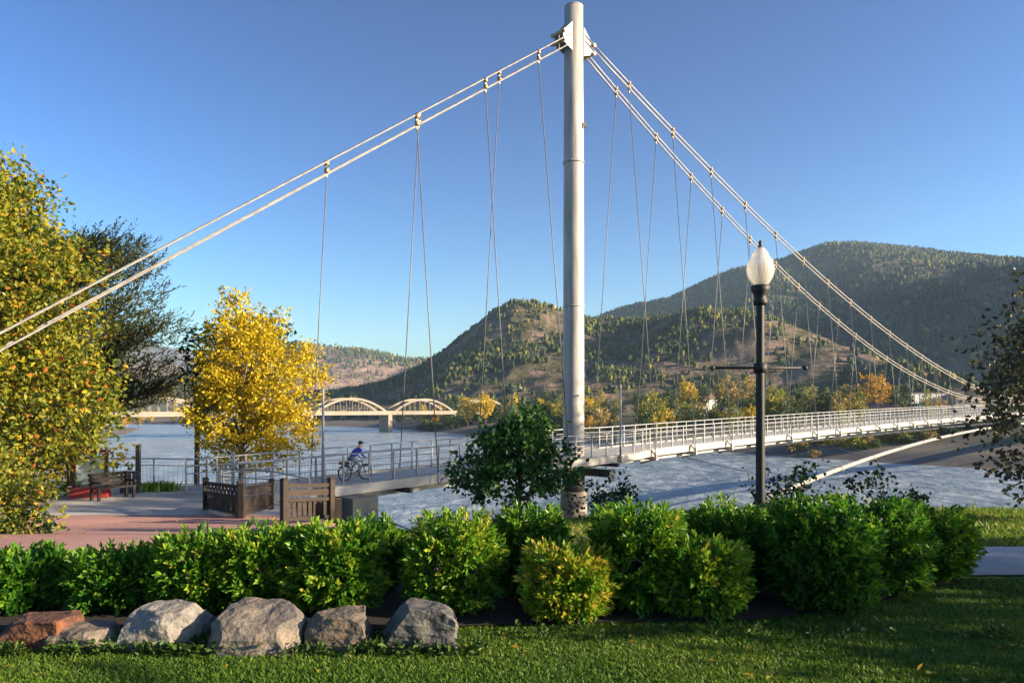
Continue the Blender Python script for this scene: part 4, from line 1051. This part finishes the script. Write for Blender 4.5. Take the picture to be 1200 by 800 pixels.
# ------------------------------------------------------------------ trees near the camera
# left tree, leaves just turning
K = 1.72
make_tree('turning_tree', 'big leafy tree turning yellow and orange at the left of the plaza', 'tree', (-21.9, 27.0, gz(-21.9, 27.0)),
          [tuple(K * q for q in lb) for lb in [(0, 0, 4.2, 3.0, 2.2, 2.6), (1.7, -.2, 2.6, 2.5, 1.9, 2.0), (.4, 0, 6.2, 2.0, 1.8, 1.5), (1.6, .2, 6.6, .8, .8, .8), (2.9, -.3, 1.6, 1.4, 1.3, 1.3), (1.8, -.2, 4.7, 1.9, 1.6, 1.7), (2.3, -.3, .8, 1.4, 1.1, 1.0)]],
          1900, 26, .36, .20, .14, 'leaf_left', .3, 10.6, 21, tone=(.38, .26), shell=.3, nb=60)
make_tree('turning_shrub', 'yellow green leafy shrub at the foot of the turning tree', 'shrub', (-8.75, 12.3, gz(-8.75, 12.3)),
          [(0, 0, .7, .75, .6, .7), (-.5, .1, 1.0, .7, .6, .8), (.35, 0, .35, .6, .5, .4)], 130, 20, .14, .09, .062, 'leaf_left', .04, 1.0, 22, tone=(.36, .22), shell=.3, nb=12, start=.1)
# feathery tree behind it: long drooping twigs set with narrow leaves
def feathery():
    rg = np.random.default_rng(31); base = (-22.4, 37, gz(-22.4, 37))
    o = empty('feathery_tree', base, 0, 'dark feathery tree with long upswept twigs behind the cables', 'tree')
    mb = MB(); mb.tube([(0, 0, -.4), (.1, 0, 3), (.2, .1, 7), (.3, 0, 13.6)], [.34, .28, .2, .05], 10)
    P = []; D = []; T = []
    for i in range(190):
        z0 = rg.uniform(4.6, 13.2); a = rg.uniform(0, 2 * np.pi); reach = (1 - (z0 / 15.0)) ** .7 * 5.8 + 1.2
        reach *= rg.uniform(.65, 1.15)
        d = np.array([np.cos(a), np.sin(a), 0]); p0 = np.array([.1 + z0 * .02, 0, z0])
        pts = []
        for k in range(7):
            s = k / 6; q = p0 + d * reach * s + np.array([0, 0, -.7 * s + 1.25 * s ** 2.4]) * reach * .28; pts.append(q)
        mb.tube([Vector(q) for q in pts], [.045, .04, .032, .025, .018, .012, .006], 5)
        for k in range(2, 7):
            for j in range(6):
                c = pts[k] + rg.normal(0, .2, 3); tw = unit((d * .9 + np.array([0, 0, .55]) + rg.normal(0, .42, 3))[None])[0]
                ln = rg.uniform(.5, 1.15); tn = rg.normal(.42, .14)
                for q in range(9):
                    f_ = q / 9; P.append(c + tw * ln * f_ + np.array([0, 0, .12 * f_ * f_])); D.append(tw + rg.normal(0, .38, 3)); T.append(tn + rg.normal(0, .12))
    P = np.array(P); D = np.array(D)
    link('trunk', mb.mesh('trunk', M['bark']), None, o)
    link('crown', leaves('crown', P, D, .24, .07, M['leaf_feather'], rg, np.array(T)), None, o)
feathery()
# golden tree and the dark green one beside it
make_tree('golden_tree', 'bright golden yellow tree on the bank beside the footbridge entrance', 'tree', (-12.9, 34.5, gz(-12.9, 34.5)),
          [(.1, 0, 7.4, 2.1, 2.0, 2.4), (-.3, 0, 9.3, 1.2, 1.2, 1.3), (1.9, -.2, 6.1, 1.9, 1.8, 2.0), (-.6, -.3, 5.0, 1.8, 1.7, 1.9), (2.0, 0, 4.2, 1.8, 1.6, 1.5), (.4, -.3, 3.2, 1.8, 1.6, 1.2), (3.0, 0, 7.0, .9, .9, 1.3), (1.5, 0, 8.4, 1.0, 1.0, 1.0)],
          640, 28, .25, .17, .12, 'leaf_gold', .15, 8.2, 41, 'bark_pale', tone=(.5, .24), shell=.25, nb=40)
make_tree('green_tree', 'dark green tree half hidden behind the golden tree', 'tree', (-15.9, 36.5, gz(-15.9, 36.5)),
          [(.5, 0, 8.5, 1.0, 1.0, 1.1), (.4, 0, 6.8, 1.2, 1.1, 1.0), (.9, 0, 5.6, 1.1, 1.1, .8), (3.2, .5, 8.9, 1.2, 1.2, 1.0), (1.8, .6, 9.2, 1.0, 1.0, .9)],
          120, 24, .32, .20, .14, 'leaf_dark', .15, 8.4, 42, tone=(.45, .2), shell=.3)
# small dark tree in front of the mast
make_tree('young_tree', 'small many stemmed dark green tree in front of the mast', 'tree', (.1, 13.2, gz(.1, 13.2)),
          [(.1, 0, 1.65, .48, .48, .45), (-.05, 0, 1.35, .75, .65, .5), (-.75, .1, .95, .55, .5, .35), (.72, 0, 1.05, .5, .5, .42), (0, -.1, .8, .85, .65, .4), (.22, 0, 2.0, .24, .24, .26), (-.45, 0, 1.35, .5, .45, .38)],
          250, 22, .10, .10, .068, 'leaf_young', .05, 2.1, 51, tone=(.48, .22), shell=.3, nb=26, start=.05)
for (x, y, h, s, lb) in ((4.45, 11.8, .85, 61, 'small dark sapling on the bank beside the lamp post'), (5.9, 11.6, .6, 62, 'low dark sapling peeping over the hedge top'), (1.65, 13.0, .75, 63, 'dark sapling at the foot of the mast pier')):
    make_tree('sapling', lb, 'sapling', (x, y, gz(x, y)), [(0, 0, h * .75, .45, .4, .3), (.35, 0, h * .55, .35, .3, .25), (-.3, .1, h * .6, .3, .3, .25)], 30, 16, .10, .085, .055, 'leaf_dark', .025, h * .8, s, group='saplings on the bank', nb=8, start=.1)
# purple leafed tree at the right edge
make_tree('purple_leaf_tree', 'dark purple leafed tree at the right edge above the path', 'tree', (9.3, 11.6, gz(9.3, 11.6)),
          [(.3, 0, 2.4, 1.7, 1.5, 1.3), (-1.1, 0, 1.3, .85, .8, .55), (.6, 0, 3.6, 1.3, 1.3, .9), (-1.0, -.1, 2.2, .75, .7, .5), (.8, 0, 1.4, 1.4, 1.2, .9), (-.8, -.1, .75, .8, .7, .4), (-.6, 0, 3.0, .8, .7, .6)],
          420, 20, .2, .11, .075, 'leaf_purple', .1, 4.0, 71, tone=(.5, .22), shell=.3)
# park trees on the sunny side of the lawn: their shade falls across the lawn and hedge; the tall grove is added out of view to shade deck and plaza
for i, (x, y, h, sd) in enumerate([(15.2, -.6, 6.0, 82), (15.0, 6.0, 4.6, 83), (13.4, 3.5, 3.9, 84), (40, 15, 18, 86), (45, 19, 18.5, 87), (38.5, 20, 17, 88), (46, 24, 18, 89), (41, 26, 17.5, 90), (43, 30, 17.5, 91)]):
    k = h / 8
    make_tree('park_tree', ['broad green park tree beside the lawn on the sunny side', 'tall unseen tree added on the downstream bank to shade the deck'][i > 2], 'tree', (x, y, gz(x, y)),
              [(0, 0, 5.2 * k, 2.6 * k, 2.6 * k, 2.3 * k), (1.4, .6, 4.0 * k, 1.8 * k, 1.8 * k, 1.5 * k), (-1.2, -.8, 3.8 * k, 1.8 * k, 1.7 * k, 1.5 * k)],
              [80, 120, 100, 230, 230, 230, 230, 230, 230][i], 18, .36 if i > 2 else .28, .22 if i < 3 else .42, .15 if i < 3 else .3, 'leaf_dark', .18, 5.6 * k, sd, group='park trees on the sunny side', shell=.25)

# ------------------------------------------------------------------ hedge of leafy shrubs
def shrub_mesh(seed, rx, ry, h, n_shoot=330, sun_tone=0.0):
    rg = np.random.default_rng(seed); btone = rg.normal(.0, .09) + sun_tone; lsz = rg.uniform(.88, 1.12); P = []; D = []; T = []; Ls = []
    d = unit(rg.normal(0, 1, (n_shoot * 2, 3))); d = d[d[:, 2] > -.95][:n_shoot]
    lump = 1 + .09 * np.sin(d[:, 0] * 6 + seed) * np.cos(d[:, 1] * 6 + seed * 2) + .06 * np.sin(d[:, 2] * 9 + seed)
    r_ = np.where(rg.random(len(d)) < .82, rg.uniform(.88, 1.03, len(d)), rg.uniform(.5, .85, len(d))) * lump
    hz_ = np.hypot(d[:, 0], d[:, 1]) + 1e-6
    wide = np.maximum(hz_, 1e-3) ** .55            # upright sides, domed top
    tip = np.column_stack([d[:, 0] / hz_ * wide * rx * r_, d[:, 1] / hz_ * wide * ry * r_, h * .46 + np.sign(d[:, 2]) * np.abs(d[:, 2]) ** .9 * h * .52 * r_])
    tip[:, 2] = np.maximum(tip[:, 2], .04 + .08 * rg.random(len(d)))
    for i in range(len(d)):
        axis_ = unit((d[i] * np.array([1.1, 1.1, .8]) + np.array([0, 0, .34]) + rg.normal(0, .26, 3))[None])[0]
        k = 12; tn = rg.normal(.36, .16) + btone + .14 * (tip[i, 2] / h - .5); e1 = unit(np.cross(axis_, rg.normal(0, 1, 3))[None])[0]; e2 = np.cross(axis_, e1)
        for j in range(k):
            f_ = j / (k - 1); a = j * 2.4
            out = e1 * np.cos(a) + e2 * np.sin(a)
            P.append(tip[i] - axis_ * (.16 * (1 - f_)) + rg.normal(0, .006, 3)); D.append(out * (1.1 - .75 * f_) + axis_ * (.25 + .8 * f_) + np.array([0, 0, -.18 * (1 - f_)]))
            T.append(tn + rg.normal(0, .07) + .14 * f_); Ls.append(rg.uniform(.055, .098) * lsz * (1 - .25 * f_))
    Ls = np.array(Ls)
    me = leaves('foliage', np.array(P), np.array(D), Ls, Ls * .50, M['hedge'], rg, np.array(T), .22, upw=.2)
    st = MB()
    for i in rg.choice(len(tip), 34, replace=False):
        b_ = Vector((rg.normal(0, .08), rg.normal(0, .08), -.05)); t_ = Vector(tip[i]); mid = b_.lerp(t_, .5) + Vector((0, 0, .06)); st.tube([b_, mid, t_], [.012, .009, .004], 5)
    return me, st.mesh('stems', M['bark'])
# column, row of the foot, column width, row of the top, label
SHRUBS = [
    (20, 735, 125, 648, 'rounded green shrub at the left end of the hedge under the turning tree'),
    (140, 738, 112, 644, 'dark green shrub behind the pale angular boulder and the flat stone'),
    (228, 742, 100, 626, 'green shrub behind the pale angular boulder'),
    (308, 738, 115, 618, 'broad green shrub behind the big tan boulder'),
    (392, 742, 112, 616, 'bright leafed shrub just behind the small brown boulder'),
    (432, 722, 84, 612, 'dark upright shrub set back behind the small brown boulder'),
    (530, 742, 112, 606, 'sunlit yellow green shrub just behind the dark grey boulder'),
    (622, 728, 92, 600, 'upright green shrub set back beside the sunlit yellow green shrub'),
    (664, 748, 104, 640, 'low front shrub with yellow and orange lit leaves'),
    (748, 738, 112, 594, 'dark rounded shrub in the middle of the right hand hedge'),
    (822, 746, 104, 632, 'low front shrub with leaves coloured pale yellow as if sunlit in front of the lamp post'),
    (852, 722, 106, 592, 'tall green shrub at the foot of the lamp post'),
    (962, 736, 118, 594, 'large green shrub with a pale leaf spray right of the lamp post'),
    (930, 690, 70, 590, 'narrow green shrub set back just right of the lamp post'),
    (1030, 722, 110, 590, 'wide green shrub next to the right end of the hedge'),
    (1090, 702, 92, 596, 'last green shrub at the right end of the hedge by the path'),
]
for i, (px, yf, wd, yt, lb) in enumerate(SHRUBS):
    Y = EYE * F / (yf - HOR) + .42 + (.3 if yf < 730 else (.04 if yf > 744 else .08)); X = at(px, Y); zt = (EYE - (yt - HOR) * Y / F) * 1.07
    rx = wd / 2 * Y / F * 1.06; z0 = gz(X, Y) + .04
    fm, sm = shrub_mesh(100 + i, rx, rx * random.uniform(.8, 1.0), zt - z0, int(620 * (rx / .42) ** 1.4), {530: .12, 664: .16, 822: .15, 392: .06, 962: .03}.get(px, 0))  # sunlight on the front shrubs is put into their leaf colour as yellower tone
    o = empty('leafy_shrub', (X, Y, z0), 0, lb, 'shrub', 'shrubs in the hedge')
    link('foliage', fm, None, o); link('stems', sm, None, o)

# ------------------------------------------------------------------ boulders
def rock_mat(name, c1, c2, c3, sc=6):
    m, n, l, p = mat(name); p.inputs['Roughness'].default_value = .9
    tc = n.new('ShaderNodeTexCoord'); a = n.new('ShaderNodeTexNoise'); a.inputs['Scale'].default_value = sc; a.inputs['Detail'].default_value = 10; a.inputs['Roughness'].default_value = .68; a.inputs['Distortion'].default_value = .8
    l.new(tc.outputs['Object'], a.inputs[0]); r = ramp(n, [(.33, c3), (.5, c2), (.66, c1)]); l.new(a.outputs[0], r.inputs[0])
    v = n.new('ShaderNodeTexVoronoi'); v.inputs['Scale'].default_value = sc * 9; l.new(tc.outputs['Object'], v.inputs[0])
    mx = n.new('ShaderNodeMix'); mx.data_type = 'RGBA'; mx.blend_type = 'MULTIPLY'; mx.inputs['Factor'].default_value = .35
    l.new(r.outputs[0], mx.inputs['A']); l.new(v.outputs['Distance'], mx.inputs['B']); l.new(mx.outputs['Result'], p.inputs['Base Color'])
    nb = n.new('ShaderNodeTexNoise'); nb.inputs['Scale'].default_value = sc * 5; nb.inputs['Detail'].default_value = 8; l.new(tc.outputs['Object'], nb.inputs[0])
    b = n.new('ShaderNodeBump'); b.inputs['Strength'].default_value = .7; b.inputs['Distance'].default_value = .02; l.new(nb.outputs[0], b.inputs['Height']); l.new(b.outputs[0], p.inputs['Normal'])
    return m
def boulder(px, yf, wd, ht, seed, mt, label, dep=.8, cuts=9, slope=0.0):
    Y = EYE * F / (yf - HOR) + .12; X = at(px, Y); W_ = wd * Y / F; H_ = ht * Y / F; rg = random.Random(seed)
    bm = bmesh.new(); bmesh.ops.create_cube(bm, size=1.0)
    for v in bm.verts: v.co = Vector((v.co.x * W_, v.co.y * W_ * dep, (v.co.z + .5) * H_ * 1.15))
    for k in range(cuts):
        nrm = Vector((rg.uniform(-1, 1), rg.uniform(-1, 1), rg.uniform(.0, 1))).normalized()
        # support distance along nrm, cut a little inside it
        sup = max((v.co - Vector((0, 0, H_ * .5))).dot(nrm) for v in bm.verts); co = Vector((0, 0, H_ * .5)) + nrm * sup * rg.uniform(.66, .90)
        g = bmesh.ops.bisect_plane(bm, geom=bm.verts[:] + bm.edges[:] + bm.faces[:], plane_co=co, plane_no=nrm, clear_outer=True)
        ed = [e for e in bm.edges if e.is_boundary]
        if ed: bmesh.ops.holes_fill(bm, edges=ed)
    bmesh.ops.bevel(bm, geom=bm.edges[:], offset=W_ * .010, segments=1, affect='EDGES', profile=.6)
    bmesh.ops.triangulate(bm, faces=bm.faces[:])
    for _ in range(4):
        le = [e for e in bm.edges if e.calc_length() > W_ * .055]
        if not le: break
        bmesh.ops.subdivide_edges(bm, edges=le, cuts=1); bmesh.ops.triangulate(bm, faces=[f for f in bm.faces if len(f.verts) > 3])
    from mathutils import noise
    bm.normal_update(); off = Vector((seed * 3.1, seed * 1.7, 0))
    for v in bm.verts:
        q = v.co * (3.2 / W_ * .5) + off
        v.co += v.normal * (noise.fractal(q * 2.0, 1.0, 2.0, 5) * W_ * .035 + abs(noise.noise(Vector((q.x * 1.5, q.y * 1.5, q.z * 7)))) * -W_ * .02)
    xs_ = [v.co.x for v in bm.verts]; zs_ = [v.co.z for v in bm.verts]
    sx = W_ / (max(xs_) - min(xs_)); cx = (max(xs_) + min(xs_)) / 2; szz = H_ / max(zs_)
    for v in bm.verts: v.co.x = (v.co.x - cx) * sx; v.co.z = v.co.z * szz + slope * v.co.x * max(0, v.co.z / H_)
    me = bpy.data.meshes.new('boulder'); bm.to_mesh(me); bm.free()
    for pg in me.polygons: pg.use_smooth = False
    me.materials.append(mt)
    o = link('boulder', me, None, None, (X, Y, gz(X, Y) - .03)); tag(o, label, 'boulder', 'boulders along the front of the hedge'); return o
RM = [rock_mat('rust_stone', (.22, .085, .04), (.12, .05, .028), (.04, .022, .016)), rock_mat('flat_stone', (.25, .20, .15), (.17, .14, .11), (.08, .065, .055)),
      rock_mat('pale_stone', (.34, .31, .27), (.23, .21, .19), (.12, .11, .10)), rock_mat('tan_stone', (.30, .23, .165), (.18, .155, .13), (.08, .075, .07)),
      rock_mat('brown_stone', (.24, .165, .105), (.13, .105, .085), (.055, .048, .042)), rock_mat('grey_stone', (.17, .16, .15), (.095, .093, .092), (.04, .04, .042))]
boulder(46, 760, 92, 42, 12, RM[0], 'low rust brown boulder at the left end of the row')
boulder(103, 766, 84, 32, 5, RM[1], 'flat pale brown stone beside the rust brown boulder', .6, 7)
boulder(199, 762, 90, 52, 3, RM[2], 'pale grey angular boulder with a sloping top', .8, 10)
boulder(308, 765, 108, 54, 4, RM[3], 'biggest boulder with a tan top and grey side', .8, 11)
boulder(400, 764, 78, 48, 8, RM[4], 'small brown boulder streaked with rust and white', .8, 10)
boulder(494, 762, 92, 57, 6, RM[5], 'dark grey rounded boulder at the right end of the row', .8, 12)

# ------------------------------------------------------------------ grass, weeds, small bits
def grass(name, n_, region, label, h0, h1, seed, mt='grass_blade', spread=.55, tone=(.45, .2)):
    rg = np.random.default_rng(seed); x, y = region(rg, n_); z = ground_z(x, y)[0] + .015
    h = rg.uniform(h0, h1, len(x)) * (1 + .6 * fbm(x * 1.3, y * 1.3, 3)); a = rg.uniform(0, 6.28, len(x)); wv = h * .11 + .0015
    ln = rg.normal(0, spread, (len(x), 2)) * h[:, None]
    B = np.stack([x, y, z], 1); s = np.stack([np.cos(a) * wv, np.sin(a) * wv, 0 * a], 1)
    mid = B + np.stack([ln[:, 0] * .35, ln[:, 1] * .35, h * .6], 1); tip = B + np.stack([ln[:, 0], ln[:, 1], h], 1)
    V = np.stack([B - s, B + s, mid + s * .7, mid - s * .7, tip], 1)
    T = np.array([(0, 1, 2), (0, 2, 3), (3, 2, 4)]); Fc = (T[None] + (np.arange(len(x)) * 5)[:, None, None]).reshape(-1, 3)
    tn = np.clip(rg.normal(tone[0], tone[1], len(x)) + fbm(x * .9, y * .9, 4) * .8, 0, 1)
    o = link(name, np_mesh(name, V.reshape(-1, 3), Fc, M[mt], {'v': np.repeat(tn, 5)})); tag(o, label, 'grass', None, 'stuff')
def front_region(rg, n_):
    y = 3.7 + (rg.random(n_) ** 1.25) * 4.0; x = rg.uniform(-1.0, 1.35, n_) * y
    y0 = np.interp(x, [-9, -4, 0, 2, 3, 3.6, 4.5, 4.6, 9], [5.3, 5.25, 5.72, 5.85, 6.2, 6.65, 7.2, 7.32, 7.32]); k = y < y0 + .05
    return x[k], y[k]
grass('lawn_grass', 390000, front_region, 'short mown lawn grass in front of the hedge', .016, .040, 1)
def strip_region(rg, n_):
    y = rg.uniform(8.95, 15, n_); x = rg.uniform(-1.5, 14, n_); yc = 8.15 + .010 * np.maximum(0, x) ** 1.3 + .76
    k = (y > yc) & (x > np.interp(y, [8.7, 12, 16, 18.5], [-1.1, -2.5, -3.5, -3.9])); return x[k], y[k]
grass('verge_grass', 60000, strip_region, 'yellowish grass verge between the path and the river bank', .04, .10, 2, tone=(.72, .2))
def bank_region(rg, n_):
    y = rg.uniform(14, 34, n_); x = rg.uniform(-14, 22, n_); s = .729 * x + .6845 * y
    k = (s > 13) & (s < 31) & (x > np.interp(y, [14, 16, 18.5, 21.6, 26, 30], [-2.8, -3.4, -3.8, -5.9, -7.5, -10])); return x[k], y[k]
grass('bank_grass', 30000, bank_region, 'rough dry grass on the river bank below the plateau', .12, .35, 3, tone=(.85, .2))
def tuft(rg, n_):
    return at(175, 29.2) + rg.normal(0, .45, n_), 29.6 + rg.normal(0, .25, n_)
grass('tall_grass', 320, tuft, 'clump of tall yellow green grass by the plaza railing', .2, .5, 4, spread=.25, tone=(.8, .2))
# low weeds round the boulders and along the edge of the bed
def weeds(seed, n_, x0, x1, y0, y1, label):
    rg = np.random.default_rng(seed); c = np.column_stack([rg.uniform(x0, x1, n_), rg.uniform(y0, y1, n_)]); k = 9
    P = np.repeat(np.column_stack([c, ground_z(c[:, 0], c[:, 1])[0] + .02]), k, 0) + rg.normal(0, .012, (n_ * k, 3))
    P[:, 2] += rg.uniform(0, .07, n_ * k); D = rg.normal(0, 1, P.shape); D[:, 2] = np.abs(D[:, 2]) * .7 + .15
    L_ = rg.uniform(.03, .065, n_ * k)
    o = link('ground_cover', leaves('ground_cover', P, D, L_, L_ * .55, M['weed'], rg, rg.normal(.5, .2, n_ * k))); tag(o, label, 'weeds', None, 'stuff')
weeds(5, 520, -4.6, -.2, 5.02, 5.34, 'low leafy weeds growing round the feet of the boulders')
weeds(6, 60, 0, 4.2, 5.35, 5.6, 'scattered low weeds along the front edge of the hedge bed')
def fallen(seed, n_, x0, x1, y0, y1, label):
    rg = np.random.default_rng(seed); x = rg.uniform(x0, x1, n_); y = rg.uniform(y0, y1, n_); z = ground_z(x, y)[0] + .055
    D = rg.normal(0, 1, (n_, 3)); D[:, 2] = np.abs(D[:, 2]) * .12; L_ = rg.uniform(.04, .075, n_)
    o = link('fallen_leaves', leaves('fallen_leaves', np.column_stack([x, y, z]), D, L_, L_ * .65, M['leaf_left'], rg, rg.normal(.7, .2, n_), upw=.9)); tag(o, label, 'leaves', None, 'stuff')
fallen(8, 420, -16, -3, 10.5, 24, 'dry yellow leaves fallen on the plaza paving')
fallen(9, 90, -5.5, 6, 3.9, 5.4, 'dry leaves scattered over the front lawn')
# low shrub patch on the plaza under the turning tree
make_tree('low_shrub', 'low spreading shrub on the brick plaza under the turning tree', 'shrub', (-8.6, 12.6, gz(-8.6, 12.6)), [(0, 0, .18, .8, .5, .16), (-.7, 0, .22, .6, .5, .2)], 60, 14, .1, .09, .06, 'leaf_dark', .02, .2, 77, nb=6, start=.05)
# small flat valve cover in the lawn
X, Y = at(1043, 7.05), 7.05; o = empty('valve_cover', (X, Y, gz(X, Y) + .02), .2, 'small flat blue green utility cover in the grass at the hedge end', 'cover')
MB().box((0, 0, .02), (.22, .13, .04), 0, .92).build('frame', plain('cover_frame', (.10, .17, .18), None, 5, .6), o); MB().box((0, 0, .043), (.17, .09, .008)).build('lid', plain('cover_lid', (.13, .24, .26), None, 5, .6), o)

# ------------------------------------------------------------------ haze
def haze():
    mb = MB().box((0, 3000, 345), (13400, 8200, 730))
    m = bpy.data.materials.new('haze_air'); m.use_nodes = True; n = m.node_tree.nodes; l = m.node_tree.links
    for q in list(n): n.remove(q)
    out = n.new('ShaderNodeOutputMaterial'); v = n.new('ShaderNodeVolumePrincipled')
    v.inputs['Color'].default_value = (.48, .70, 1.0, 1); v.inputs['Density'].default_value = .0001; v.inputs['Anisotropy'].default_value = .1
    l.new(v.outputs[0], out.inputs['Volume'])
    o = mb.build('haze', m); tag(o, 'thin blue evening haze filling the valley', 'haze', None, 'stuff')
haze()
